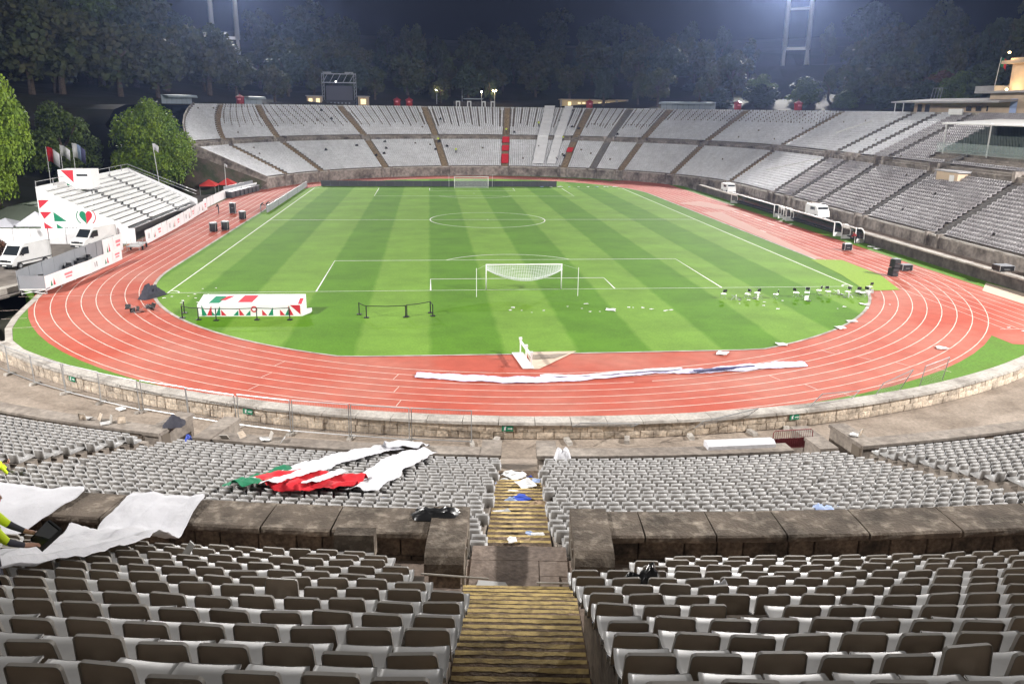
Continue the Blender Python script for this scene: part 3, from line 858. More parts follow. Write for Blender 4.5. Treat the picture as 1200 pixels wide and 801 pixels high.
for sgn in (1, -1):
    for k in range(13):
        r = UR0 + URD * k; m = starts[sgn][k]
        ncol = 18 - k // 2 if sgn > 0 else 21 - (2 * k) // 3
        for c in range(ncol):
            a = m + c * PITCH
            if sgn < 0 and k == 1 and c == 3: continue                 # a missing seat
            if sgn > 0 and k == 7 and c == 3: continue
            th = TH + sgn * a / r
            x, y = bpt(th, r - .15)
            # leave out what lies outside the picture
            d = Vector((x + 9.058, y + 79.326, UZ0 + UZD * k + .6 - 17.322)); fz = d.dot(_f)
            if fz < 1 or abs(d.dot(_r) / fz) > .655 or d.dot(_u) / fz < -.45: continue
            lab = 'grey plastic seat %s of the stairs, %s from them, %s row behind the parapet' % ('right' if sgn > 0 else 'left', ORD[c], ORD[k])
            rot = th + random.gauss(0, .035)
            loc = (x, y, UZ0 + UZD * k + random.uniform(-.01, .01))
            if first: o = proto; o.location = loc; o.rotation_euler = (0, 0, rot); o['label'] = lab; first = False
            else: o = copy_tree(proto, loc, rot, label=lab)
            o.rotation_euler = (random.gauss(0, .02) + (random.random() < .04) * random.uniform(-.25, .1), random.gauss(0, .018), rot)
            seats.append(o)
print('seats', len(seats))
# ================================================================== HILL, TREES, MASTS
def sstep(x, a, b):
    t = min(1, max(0, (x - a) / (b - a))); return t * t * (3 - 2 * t)
def hill_z(s, e):
    k = sstep(s, 2.95, 3.3) if e > 26 else sstep(s, 2.8, 3.1)
    right = 16.95 + .20 * max(0, e - 40) - .10 * max(0, e - 150)
    left = -.1 + .34 * max(0, e - 30) - .2 * max(0, e - 130)
    z = right * (1 - k) + left * k
    return z + (math.sin(s * 9 + e * .07) * 1.5 + math.sin(e * .11 + s * 4) * 1.2) * sstep(e, 42, 70)
HS = [-150 + 10 * k for k in range(15)] + [.06 * k for k in range(0, 53)] + [math.pi + .1 * k for k in range(1, 40)]
HE = [27.0, 33, 40, 48, 58, 70, 85, 100, 120, 145, 175, 215, 270, 340]
V = []; F = []
for s in HS:
    e0 = 27.0 if s < 3.08 else 12.0
    for j, e in enumerate(HE):
        e1 = e if j > 1 else (e0 if j == 0 else max(e0 + 1, e - (27 - e0) * .6))
        x, y = pt(s, e1); V.append((x, y, hill_z(s, e1)))
n = len(HE)
for i in range(len(HS) - 1):
    for j in range(n - 1): a = i * n + j; F.append((a, a + 1, a + n + 1, a + n))
me = bpy.data.meshes.new('hillside'); me.from_pydata(V, [], F); me.materials.append(MATS['earth']); me.update()
link('hillside', me)['kind'] = 'structure'
# paved concourse behind the top rim
sweep([(27.05, 16.6), (27.05, 17.0), (39, 17.0), (39, 16.6)], 'asphalt', 'concourse', None, True)['kind'] = 'structure'

def crown_mesh(name, mat, seed, leaves, lobes=14, leaf=.07, shape='round', fill=.35, zs=.5):
    """crown of leaf-sized faces in a unit box: radius 1 in x,y, height 0..1 in z"""
    g = np.random.default_rng(seed)
    C = []; 
    for k in range(lobes):
        while True:
            p = g.uniform(-1, 1, 3)
            if np.linalg.norm(p) < 1: break
        h = p[2] * .5 + .5
        wide = {'round': 1 - .55 * abs(h - .45) ** 1.2 * 1.6, 'tall': 1 - .75 * h, 'flat': .45 + .55 * h, 'bush': 1 - .6 * h}[shape]
        a = math.atan2(p[1], p[0]); rr = math.hypot(p[0], p[1]) * wide * .72
        C.append((rr * 1.12 * math.cos(a), rr * 1.12 * math.sin(a), .12 + .76 * h, g.uniform(.15, .30)))
    C = np.array(C)
    idx = g.integers(0, lobes, leaves)
    d = g.normal(size=(leaves, 3)); d /= np.linalg.norm(d, axis=1)[:, None]
    d[:, 2] = np.where(d[:, 2] < -.3, -d[:, 2], d[:, 2])
    rad = C[idx, 3] * np.where(g.random(leaves) < fill, g.uniform(.4, .95, leaves), g.uniform(.9, 1.1, leaves))
    P = C[idx, :3] + d * rad[:, None] * np.array([1, 1, .62])
    nrm = d + g.normal(0, .9, (leaves, 3)); nrm /= np.linalg.norm(nrm, axis=1)[:, None]
    u = np.cross(nrm, g.normal(size=(leaves, 3))); u /= np.linalg.norm(u, axis=1)[:, None]; v = np.cross(nrm, u)
    L = (leaf * g.uniform(.6, 1.4, leaves))[:, None]
    sc = np.array([1, 1, .75])
    u = u * np.array([1, 1, zs]); v = v * np.array([1, 1, zs])
    V = np.stack([P - u * L - v * L * .6, P + u * L * .7 - v * L, P + u * L + v * L * .7, P - u * L * .6 + v * L], 1).reshape(-1, 3)
    Q = np.arange(leaves * 4).reshape(-1, 4)
    return np_mesh(name, V, Q, [mat])
def trunk_mesh(seed, h=1.0, r=.06, branch=6):
    rr = random.Random(seed); mb = MB()
    pts = [(0, 0, -.08), (.01, .0, .15), (rr.uniform(-.04, .04), rr.uniform(-.04, .04), .4), (rr.uniform(-.08, .08), rr.uniform(-.08, .08), .72)]
    mb.tube(pts, [r * 1.3, r, r * .8, r * .3], 7)
    for k in range(branch):
        a = rr.uniform(0, 6.28); z = rr.uniform(.25, .55); L = rr.uniform(.25, .45)
        mb.tube([(0, 0, z), (L * .5 * math.cos(a), L * .5 * math.sin(a), z + .12), (L * math.cos(a), L * math.sin(a), z + .28)], [r * .5, r * .35, r * .12], 5)
    return mb.mesh('trunk', 'bark')
TRUNKS = [trunk_mesh(k) for k in range(4)]
def tree(name, label, crown, loc, rad, h, crown_z, cat='tree', group=None, rz=None, trunk=True):
    """h: total height; crown_z: height of the crown's underside"""
    t = thing(name, label, cat, loc, random.uniform(0, 6.28) if rz is None else rz, group)
    c = link('crown', crown, t, (0, 0, crown_z)); c.scale = (rad, rad, h - crown_z)
    if trunk:
        k = link('trunk', random.choice(TRUNKS), t, (0, 0, 0)); k.scale = (h * .55, h * .55, h * .95)
    return t
CR_B = [crown_mesh('crown', 'leaf_bright', 3 + k, 30000, 60, .0155, 'round') for k in range(2)]
CR_M = [crown_mesh('crown', 'leaf_mid', 13 + k, 12000, 50, .024, sh) for k, sh in enumerate(('round', 'bush'))]
CR_D = [crown_mesh('crown', 'leaf_dark', 23 + k, 3000, 34, .052, sh) for k, sh in enumerate(('round', 'flat', 'tall', 'round'))]
CR_R = [crown_mesh('crown', 'leaf_red', 33, 2500, 26, .045, 'bush')]
CR_L = [crown_mesh('crown', 'leaf_blue', 43 + k, 3000, 34, .05, sh) for k, sh in enumerate(('round', 'tall', 'bush'))]
# individually visible trees: (name, label, crown, x, y, z, radius, height, crown underside)
tree('lime_tree', 'bright yellow-green floodlit tree at the left edge behind the yard', CR_B[0], (-70.6, 45, -.1), 7.2, 23.0, -.5)
tree('lime_tree', 'bright green floodlit tree behind the temporary white grandstand', CR_B[1], (-61.0, 84, -.1), 8.6, 17.8, -.8)
tree('broadleaf_tree', 'dull olive-green tree behind the three flags', CR_M[0], (-76.5, 84, .5), 7.4, 16.5, .0)
tree('shrub', 'dark green rounded shrub beside the tip of the stone grandstand', CR_M[1], (-55.5, 98, -.1), 5.0, 6.5, .2, 'shrub', trunk=False)
tree('shrub', 'dark bush on the bank under the tip of the stand', CR_M[0], (-61.5, 112, 2.0), 5.0, 7.5, -.5, 'shrub', trunk=False)
tree('shrub', 'low dark shrub between the bright tree and grandstand end', CR_M[1], (-61, 104, .3), 4.5, 8.0, .2, 'shrub', trunk=False)
tree('shrub', 'reddish flowering bush at the left edge beside the white van', CR_R[0], (-57.2, 15.5, -.1), 2.6, 3.6, .1, 'shrub', trunk=False)
tree('eucalyptus_tree', 'tall tree with a green-lit crown above the left woodland', CR_M[0], (-92, 150, 13), 11, 31, 9)
tree('round_tree', 'round dark tree behind the lamp on the far rim', CR_D[0], (-12, 196, 16.8), 7.5, 14.0, 2)
tree('round_tree', 'round dark tree behind the twin yellow lamps on the far rim', CR_D[3], (10.5, 196, 16.8), 6.2, 13.0, 2)
tree('bush', 'grey-green bushy tree beside the long shelter on the far rim', CR_L[2], (75, 190, 17), 9, 8.5, .3, 'shrub')
tree('bush', 'darker bush beside the grey-green one on the far rim', CR_L[0], (89, 188, 17), 8, 8.0, .3, 'shrub')
for k, (s, e, rad, h, cr, lab) in enumerate(((.12, 48, 6.5, 8.5, CR_R[0], 'reddish bush left of the light mast foot on the right rim'), (.0, 47, 6.5, 9, CR_L[2], 'pale green bush on the right rim'), (-10, 44, 6.5, 10, CR_L[1], 'pointed dark green conifer on the right rim'), (-19, 46, 7, 9, CR_R[0], 'pinkish-brown bush on the right rim'), (-28, 46, 8, 12, CR_M[1], 'large olive bush on the right rim behind the flat roof'), (-38, 50, 9, 14, CR_M[0], 'broad olive tree above the flat roof'), (-50, 50, 8, 11, CR_M[1], 'dark olive bush left of the tower'), (-33, 62, 10, 17, CR_D[0], 'tall dark tree above the flat roof on the right'))):
    x, y = pt(s, e); tree('rim_bush', lab, cr, (x, y, hill_z(s, e) - .2), rad, h, .4 if h < 13 else 3, 'shrub' if h < 13 else 'tree')
for k in range(22):
    s = -6 + k * 1.5 if k < 5 else .05 + (k - 5) * .046; e = 43 + 7 * (k % 3); x, y = pt(s, e)
    tree('rim_bush', 'low dark bush on the slope under the right light mast', (CR_M[1], CR_L[2], CR_L[0], CR_M[0])[k % 4], (x, y, hill_z(s, e) - .3), 4.5 + (k * 7 % 4) * .6, 5.0 + (k * 5 % 4), -.3, 'shrub', 'bushes under the right light mast', trunk=False)
# the wooded hill
kinds = ((CR_D[0], 'dark round-crowned hillside tree'), (CR_D[1], 'dark flat-topped hillside pine'), (CR_D[2], 'dark narrow hillside tree'), (CR_L[0], 'dark bluish hillside tree'), (CR_L[1], 'slim bluish hillside conifer'))
zones = ((2.9, 9, 'behind the left yard'), (2.58, 2.9, 'behind the left tip of the grandstand'), (2.3, 2.58, 'behind the first red booth'), (1.75, 2.3, 'behind the big screen'), (1.1, 1.75, 'behind the middle of the far stand'), (.5, 1.1, 'left of the right light mast'), (-200, .5, 'on the right slope'))
rr = random.Random(5); cnt = 0
for row, (e, h0, stp) in enumerate(((50, 13, 9), (62, 16, 9.5), (78, 18, 11), (98, 19, 12), (125, 19, 15))):
    s = -70.0
    while s < 4.1:
        ds = stp * rr.uniform(.75, 1.3); s = min(s + ds, .001) if s < 0 else s + ds / (52 + e)
        ee = e + rr.uniform(-6, 6)
        if s > 2.78: ee += 8
        x, y = pt(s, ee); zz = hill_z(s, ee)
        if row == 0 and 1.2 < s < 1.75 and rr.random() < .6: continue
        if row < 2 and -60 < s < .2: continue
        dd = Vector((x + 9.06, y + 79.3, zz - 10)); fz = dd.dot(_f)
        if fz < 5 or abs(dd.dot(_r) / fz) > .72: continue
        uu = 600 + 966.7 * dd.dot(_r) / fz
        if 893 < uu < 968 and fz < 318: continue
        if 238 < uu < 288 and row > 1: continue
        k = rr.choice((0, 0, 1, 2, 3, 4)) if s < 1.9 else rr.choice((0, 0, 0, 1, 3))
        cr, lab = kinds[k]
        h = h0 * rr.uniform(.7, 1.25) * (1.3 if s > 2.3 else .85 if s > .3 else 1.0)
        zone = [z for a, b, z in zones if a <= s < b][0]
        tree('hill_tree', lab + ' ' + zone, cr, (x, y, zz - .3), h * rr.uniform(.44, .56) * (.62 if k in (2, 4) else 1), h, h * rr.uniform(.0, .10), group='trees on the wooded hill ' + zone)
        cnt += 1
print('hill trees', cnt)

# ------------------------------------------------------------------ floodlight masts
def floodlight_mast(x, y, z0, aim, power, label, ztop=62.0, half=3.9, spot=R(52)):
    ang = math.atan2(aim[1] - y, aim[0] - x) - math.pi / 2          # local +y looks at the aim
    t = thing('floodlight_mast', label, 'floodlight', (x, y, z0), ang)
    H = ztop - z0
    mb = MB(); 
    for sx in (-1, 1):
        mb.tube([(sx * half, 0, H * .42), (sx * half, 0, H + 1)], [.8, .7], 10)
    mb.build('column', 'mast', t, smooth=True)
    for sx in (-1, 1):
        mb = MB(); mb.tube([(sx * half, 0, H * .43), (sx * (half + 1.6), -2.2, 0)], [.5, .5], 8); mb.tube([(sx * half, 0, H * .43), (sx * (half - .6), 2.2, 0)], [.5, .5], 8)
        mb.build('leg', 'mast', t, smooth=True)
    mb = MB(); mb.box((0, 0, H * .43), (2 * half, .7, .9)); mb.box((0, 0, H * .74), (2 * half, .5, .7)); mb.build('crossbar', 'mast', t)
    mb = MB()
    for k in range(4): mb.box((0, .2, H - .5 + 1.9 * k), (15, .3, .3))
    for k in range(5): mb.box((-7 + 3.5 * k, .2, H + 2.2), (.25, .28, 6.4))
    mb.build('head_frame', 'mast', t)
    lm = MB(); lm.lathe([(.05, -.28), (.45, 0.0), (.5, .12)], 10); lmm = lm.mesh('lamp', 'mast')
    gm = MB(); gm.lathe([(.42, .0), (.42, .05)], 10); gmm = gm.mesh('lens', 'bulb_white')
    for k in range(4):
        for j in range(7):
            o = link('lamp', lmm, t, (-6.3 + 2.1 * j, .75, H - .5 + 1.9 * k)); o.rotation_euler = (R(-115), 0, 0)
            g = link('lens', gmm, o, (0, 0, .13))
    ld = bpy.data.lights.new('floodlight', 'SPOT'); ld.energy = power; ld.spot_size = spot; ld.spot_blend = .5; ld.shadow_soft_size = 1.8
    ld.color = (1.0, .965, .93)
    lo = bpy.data.objects.new('floodlight', ld); COL.objects.link(lo)
    p = Vector((x, y, ztop + 2.5)) + Vector((math.cos(ang + math.pi / 2), math.sin(ang + math.pi / 2), 0)) * 1.6
    d = Vector(aim) - p
    lo.rotation_euler = d.to_track_quat('-Z', 'Y').to_euler(); lo.location = p
    return t
floodlight_mast(119, 215, 20, (0, 36, 0), FLOOD['far_right'], 'twin-column grey floodlight mast behind the right end of the far stand')
floodlight_mast(-75, 215, 20, (2, 40, 0), FLOOD['far_left'], 'twin-column floodlight mast rising from the trees on the left')
floodlight_mast(102, -58, 10, (-6, 18, 0), FLOOD['near_right'], 'floodlight mast outside the picture behind the right stand', ztop=58, spot=R(84))
floodlight_mast(-94, -56, 8, (6, 16, 0), FLOOD['near_left'], 'floodlight mast outside the picture on the near left', ztop=58, spot=R(84))
# haze lit by the floodlights
if HAZE:
    mb = MB(); mb.box((0, 147, 33.9), (870, 700, 73.2)); o = mb.build('haze', 'white_paint'); o['kind'] = 'stuff'; o['label'] = 'thin night haze lit by the floodlights'; o['category'] = 'haze'
    m = bpy.data.materials.new('haze'); m.use_nodes = True; t = m.node_tree
    t.nodes.remove(t.nodes['Principled BSDF'])
    pv = t.nodes.new('ShaderNodeVolumePrincipled'); pv.inputs['Density'].default_value = HAZE; pv.inputs['Color'].default_value = (.42, .56, 1, 1); pv.inputs['Anisotropy'].default_value = .72
    t.links.new(pv.outputs[0], t.nodes['Material Output'].inputs['Volume'])
    o.data.materials.clear(); o.data.materials.append(m)
# ================================================================== OBJECTS ON THE PITCH
def goal(y, sgn, label, sling):
    g = thing('goal', label, 'goal', (0, y, .02))
    for sx in (-1, 1):
        mb = MB(); mb.tube([(sx * 3.72, 0, 0), (sx * 3.72, 0, 2.5)], .06, 8); mb.build('post', 'white_paint', g, smooth=True)
    mb = MB(); mb.tube([(-3.78, 0, 2.5), (3.78, 0, 2.5)], .06, 8); mb.build('crossbar', 'white_paint', g, smooth=True)
    mb = MB(); nx = 44
    def ribbon(P, w): 
        for a, b in zip(P, P[1:]): mb.bar(a, b, w, w)
    if sling:
        def f(u, v):     # u -1..1 along the bar, v 0..1 down the net
            sag = (1 - u * u)
            y_ = -1.5 * math.sin(v * math.pi * .5) * (.4 + .6 * sag); z_ = 2.46 - (.55 + 1.05 * sag) * (v ** .8) if v < .6 else 2.46 - (.55 + 1.05 * sag) * (.6 ** .8) - .25 * math.sin((v - .6) / .4 * math.pi) * sag
            return (u * 3.7, sgn * y_, z_)
        nv = 14
    else:
        def f(u, v):
            return (u * 3.7, sgn * (-.9 * min(1, v * 2.5) - .9 * max(0, v - .4)), 2.46 - 2.4 * max(0, (v - .35) / .65))
        nv = 16
    for i in range(nx + 1): ribbon([f(-1 + 2 * i / nx, k / nv) for k in range(nv + 1)], .022)
    for k in range(nv + 1): ribbon([f(-1 + 2 * i / nx, k / nv) for i in range(nx + 1)], .022 if k < nv else .05)
    nobj = mb.build('net', 'net', g); nobj['kind'] = 'stuff'
    for sx in (-1, 1):
        mb = MB(); mb.tube([(sx * 4.85, -sgn * 3.1, 0), (sx * 4.85, -sgn * 3.1, 2.75)], .03, 7); mb.build('net_pole', 'white_paint', g)
        mb = MB(); mb.bar((sx * 3.72, 0, 2.5), (sx * 4.85, -sgn * 3.1, 2.6), .008); mb.build('net_cord', 'white_paint', g)
goal(0, 1, 'white football goal with its net hitched up, nearest the camera', True)
goal(105, -1, 'small white football goal at the far end of the pitch', False)
# white covered tunnel with printed triangles
tn = thing('printed_cover', 'long low white box printed with red and green triangles behind the goal line', 'cover', (-24.4, -9.6, .02), R(-2.0))
mb = MB(); L = 4.35
mb.prism([(-L, 0, 0), (-L, 0, 1.0), (-L, 2.1, 1.45), (-L, 2.1, 0)][::-1], (2 * L, 0, 0)); mb.build('body', 'white_banner', tn)
def tri(parent, pts, mat, y=None, name='print'):
    mb = MB(); mb.prism([Vector(p) for p in pts], Vector((0, -.006, 0)) if y is None else Vector(y)); return mb.build(name, mat, parent)
for k, (x, h, m) in enumerate(((-4.0, .9, 'green_print'), (-3.6, .85, 'red_print'), (-3.3, .5, 'green_print'), (-2.9, .8, 'green_print'), (-2.4, .5, 'red_print'), (-1.4, .45, 'green_print'), (-.9, .6, 'red_print'), (-.4, .45, 'green_print'), (1.0, .5, 'red_print'), (1.5, .7, 'green_print'), (2.5, .5, 'red_print'), (2.9, .8, 'green_print'), (3.2, .85, 'red_print'))):
    tri(tn, [(x, -.006, .08), (x + .42, -.006, .08), (x + (.42 if k % 2 else 0), -.006, .08 + h)], m)
tri(tn, [(3.35, -.006, .97), (4.2, -.006, .97), (4.2, -.006, .15)], 'red_print')
mb = MB(); mb.lathe([(.27, 0), (.27, .012)], 16); o = mb.build('emblem', 'red_print', tn, (.35, -.012, .62)); o.rotation_euler = (R(90), 0, 0)
mb = MB(); mb.lathe([(.15, 0), (.15, .012)], 16); o2 = mb.build('emblem_centre', 'white_banner', o, (0, 0, .012))
slope = Vector((0, 2.1, .45)).normalized(); up = Vector((0, -.45, 2.1)).normalized()
def roofprint(x0, x1, a0, a1, mat, skew=.3):
    P = []
    for x, a in ((x0, a0), (x1, a0), (x1 + skew, a1), (x0 + skew, a1)): P.append(Vector((x, 0, 1.0)) + slope * a + up * .004)
    mb = MB(); mb.prism(P, up * .006); mb.build('roof_print', mat, tn)
roofprint(-3.5, -2.6, .35, 1.75, 'green_print'); roofprint(-2.75, -2.2, .9, 1.8, 'red_print', .6); roofprint(-1.1, .1, .5, 1.9, 'red_print'); roofprint(4.0, 4.3, .1, 1.3, 'red_print', 0)
mb = MB(); mb.prism([(L + .01, .1, 0), (L + .5, 1.3, 0), (L + .5, 1.3, .3), (L + .01, .1, .5)], (0, .5, 0)); mb.build('end_flap', 'white_banner', tn)
# black rail barriers
def rail_barrier(pts, label, h=1.05):
    t = thing('rail_barrier', label, 'barrier', (pts[0][0], pts[0][1], .02))
    P = [(x - pts[0][0], y - pts[0][1]) for x, y in pts]
    for x, y in P:
        mb = MB(); mb.tube([(x, y, .03), (x, y, h)], .045, 6); mb.box((x, y, .03), (.4, .4, .05)); mb.build('post', 'black', t)
    for a, b in zip(P, P[1:]):
        mb = MB(); mb.tube([(*a, h - .03), ((a[0] + b[0]) / 2, (a[1] + b[1]) / 2, h - .08), (*b, h - .03)], .035, 5); mb.build('rail', 'black', t)
rail_barrier([(-30.2, -8.2), (-29.9, -9.9), (-28.4, -10.6), (-26.9, -10.9), (-23.6, -10.9), (-20.9, -11.0)], 'black post and rail barrier in front of the white printed box')
rail_barrier([(-15.3, -9.4), (-14.6, -10.6), (-11.3, -10.6)], 'black post and rail barrier on the grass left of the goal')
rail_barrier([(-11.2, -10.4), (-9.2, -9.2), (-9.0, -10.3)], 'short black rail barrier nearest the goal')
# steeplechase water jump
wj = thing('water_jump', 'steeplechase water jump with white barrier on the inner edge of the track', 'hurdle', (-2.4, -23.6, .03))
mb = MB(); mb.prism([(.2, -2.1, 0), (.6, -2.1, 0), (3.9, 2.0, 0), (.2, 2.0, 0)], (0, 0, .02)); mb.build('pit', 'sand', wj)
mb = MB(); mb.prism([(.25, 1.2, .025), (3.2, 1.35, .025), (2.0, .2, .025), (.3, .1, .025)], (0, 0, .015)); mb.build('pit_mat', 'paving', wj)
mb = MB(); mb.prism([(-.9, 1.8, 0), (-.1, 1.8, 0), (.3, -2.0, 0), (-.5, -2.0, 0)], (0, 0, .06)); mb.build('board', 'white_paint', wj)
for yy in (1.75, -.2, -1.9):
    mb = MB(); mb.tube([(-.1 - yy * .1, yy, .05), (-.1 - yy * .1, yy, 1.05)], .05, 6); mb.box((-.1 - yy * .1, yy, 1.12), (.22, .22, .16)); mb.build('post', 'white_paint', wj)
mb = MB(); mb.bar((-.27, 1.75, .9), (.1, -1.9, .9), .14, .14); mb.build('beam', 'white_paint', wj)
sheet('track_patch', [(4.1, -28.9), (5.4, -28.85), (5.3, -28.25), (4.2, -28.3)], .0135, 'track_red')
# long banner cloth on the track
CLOUD = bpy.data.textures.new('folds', 'CLOUDS'); CLOUD.noise_scale = .38; CLOUD.noise_depth = 2
def crumple(o, amount, scale=None):
    m = o.modifiers.new('folds', 'DISPLACE'); m.texture = CLOUD; m.texture_coords = 'GLOBAL'; m.strength = amount; m.mid_level = .5
def cloth_strip(name, label, mat, path, width, zf, parent=None, cat='banner', seed=1, nw=7, lift=.14, loc=True):
    """crumpled strip of cloth along a 2-D path lying on zf(x,y)"""
    rr = random.Random(seed); V = []; F = []
    P = [Vector(p[:2]) for p in path]; D = []
    pts = []
    for a, b in zip(P, P[1:]):
        n = max(2, int((b - a).length / .3))
        for k in range(n): pts.append(a.lerp(b, k / n))
    pts.append(P[-1]); m = len(pts)
    for i, p in enumerate(pts):
        d = (pts[min(i + 1, m - 1)] - pts[max(0, i - 1)]).normalized(); nn = Vector((-d.y, d.x))
        w_ = width(i / (m - 1)) if callable(width) else width
        for k in range(nw):
            t = k / (nw - 1) - .5
            q = p + nn * (t * w_ * (1 + .12 * math.sin(i * .5 + seed)) + .05 * math.sin(i * .8 + seed))
            z = zf(q.x, q.y) + .02 + abs(math.sin(k * 2.1 + i * .35 + seed)) * lift * (.55 + .45 * math.sin(i * .23 + k + seed)) * rr.uniform(.8, 1) * (1 if 0 < k < nw - 1 else .25)
            V.append((q.x, q.y, z))
    for i in range(m - 1):
        for k in range(nw - 1): a = i * nw + k; F.append((a, a + 1, a + nw + 1, a + nw))
    me = bpy.data.meshes.new(name); me.from_pydata(V, [], F); me.materials.append(MATS[mat]); me.polygons.foreach_set('use_smooth', [True] * len(F)); me.update()
    o = link(name, me, parent)
    ss_ = o.modifiers.new('smooth', 'SUBSURF'); ss_.levels = 2; ss_.render_levels = 2; crumple(o, lift * .55); sd_ = o.modifiers.new('thickness', 'SOLIDIFY'); sd_.thickness = .006
    if parent is None: tag(o, label, cat)
    return o
bp = [(-10.2, -26.6), (-7, -27.3), (-4, -28.0), (-.8, -28.1), (2.5, -27.7), (6, -26.9), (9, -26.9), (12, -26.4), (15, -25.9), (17.2, -25.7)]
bt = thing('fabric_banner', 'long rumpled white and lilac banner lying across the red lanes', 'banner', (0, 0, 0))
cloth_strip('cloth', '', 'lilac_cloth', bp, lambda t: .95 + .35 * math.sin(t * 9), lambda x, y: .02, bt, seed=3, lift=.22)
cloth_strip('dark_fold', '', 'navy_cloth', [(8.6, -27.25), (10.5, -26.95), (13.2, -26.5)], lambda t: .5 - .3 * t, lambda x, y: .17, bt, seed=4, nw=4)
cloth_strip('white_fold', '', 'white_cloth', [(-2, -27.6), (1, -27.7), (5, -26.9), (8, -26.6)], .45, lambda x, y: .15, bt, seed=6, nw=4)
# folding chairs left on the grass at the right
def folding_chair():
    t = thing('folding_chair', '', 'chair', group='white chairs left on the grass near the right corner flag')
    mb = MB(); mb.box((0, 0, .45), (.44, .42, .04)); mb.build('seat', 'white_paint', t)
    mb = MB(); mb.box((0, -.24, .78), (.42, .03, .26)); mb.build('backrest', 'black', t)
    for x in (-.2, .2):
        for y0, y1 in ((-.22, .22), (.22, -.22)):
            mb = MB(); mb.tube([(x, y0, 0), (x, y1, .46 if y1 > 0 else .9)], .014, 5); mb.build('leg', 'grey_metal', t)
    return t
fc = folding_chair()
CH = [(18.6, -4.8, .3, 0), (19.2, -5.3, 1.2, 1), (20.9, -5.0, 2.0, 0), (22.0, -4.6, .5, 0), (22.2, -5.5, 4, 1), (23.6, -5.2, 1, 0), (25.9, -4.6, 5, 0), (26.2, -5.6, .2, 1), (27.0, -4.6, 2.6, 0), (28.6, -3.7, .8, 0), (29.3, -4.2, 3.3, 0), (30.2, -3.6, 1.5, 1), (31.2, -4.4, 2, 0), (31.4, -5.2, 4.4, 1), (32.3, -4.2, .1, 0), (32.9, -5.0, 1.1, 0), (33.3, -4.3, 5.2, 0), (33.9, -3.6, 2.4, 1), (34.6, -2.2, .4, 0)]
for k, (x, y, a, fallen) in enumerate(CH):
    lab = '%s white folding chair, %s from the left of those strewn by the right corner' % ('toppled' if fallen else 'upright', ORD[k])
    if k == 0: o = fc; o.location = (x, y, .015); o.rotation_euler = (0, 0, a); o['label'] = lab
    else: o = copy_tree(fc, (x, y, .015), a, label=lab)
    if fallen: o.rotation_euler = (R(88), 0, a); o.location = (x, y, .24)
# scraps of paper
def scrap_mesh(seed, mat, flat=.4):
    rr = random.Random(seed); V = []; n = 4
    for i in range(n):
        for j in range(n): V.append(((i / (n - 1) - .5) + rr.uniform(-.08, .08), (j / (n - 1) - .5) * .8 + rr.uniform(-.08, .08), .06 + flat * rr.random() * .5))
    F = [(i * n + j, (i + 1) * n + j, (i + 1) * n + j + 1, i * n + j + 1) for i in range(n - 1) for j in range(n - 1)]
    m = len(V); V += [(x, y, max(0, z - .05)) for x, y, z in V]; F += [tuple(m + k for k in f)[::-1] for f in F]
    b = [0, 1, 2, 3, 7, 11, 15, 14, 13, 12, 8, 4]
    F += [(b[k], b[(k + 1) % 12], b[(k + 1) % 12] + m, b[k] + m) for k in range(12)]
    me = bpy.data.meshes.new('scrap'); me.from_pydata(V, [], F); me.materials.append(MATS[mat]); me.update(); return me
SCR = {m: [scrap_mesh(k + 1, m) for k in range(4)] for m in ('paper', 'blue_plastic', 'blue_pale', 'card')}
def scrap(x, y, z, size, mat, label, group, name='paper_scrap', cat='litter'):
    o = link(name, random.choice(SCR[mat]), None, (x, y, z), random.uniform(0, 6.28)); o.scale = (size, size, size * .6); tag(o, label, cat, group); return o
rr = random.Random(9)
for k in range(20):
    scrap(rr.uniform(-4, 14), rr.uniform(-9.5, -6.2), .02, rr.uniform(.14, .34), 'paper', 'scrap of white paper on the grass behind the near goal', 'paper scraps behind the near goal')
for k in range(12):
    scrap(rr.uniform(-34, -30), rr.uniform(-4.5, 2), .02, rr.uniform(.14, .3), 'paper', 'scrap of white paper on the grass by the left corner', 'paper scraps by the left corner')
for k in range(12):
    scrap(rr.uniform(18, 34), rr.uniform(-9.5, -5.5), .02, rr.uniform(.14, .34), 'paper', 'scrap of white paper on the grass near the folding chairs', 'paper scraps near the folding chairs')
scrap(6.8, -8.9, .02, .8, 'paper', 'larger creamy sheet of paper on the grass right of goal', None)
for k, (x, y, s_) in enumerate(((12.2, -22.9, .9), (17.6, -20.8, .8), (24.6, -16.2, .8), (26.6, -14.2, .8), (31.0, -8.0, .7), (33.2, -3.2, .9))):
    scrap(x, y, .04, s_, 'paper', 'white pad on the inner track edge, %s from the left' % ORD[k], 'white pads along the inner track edge', 'pad', 'pad')
scrap(29.6, -22.4, .02, .8, 'paper', 'white lump of litter on the outer lanes at lower right', None)
for k in range(7): scrap(rr.uniform(36, 44), rr.uniform(-23, -16), .02, rr.uniform(.2, .5), 'paper', 'small white scrap on the red straight at the right edge', 'scraps on the right straight')
for k, (x, y) in enumerate(((-6.0, -22.6), (-5.3, -22.6), (-4.6, -22.6))): pass
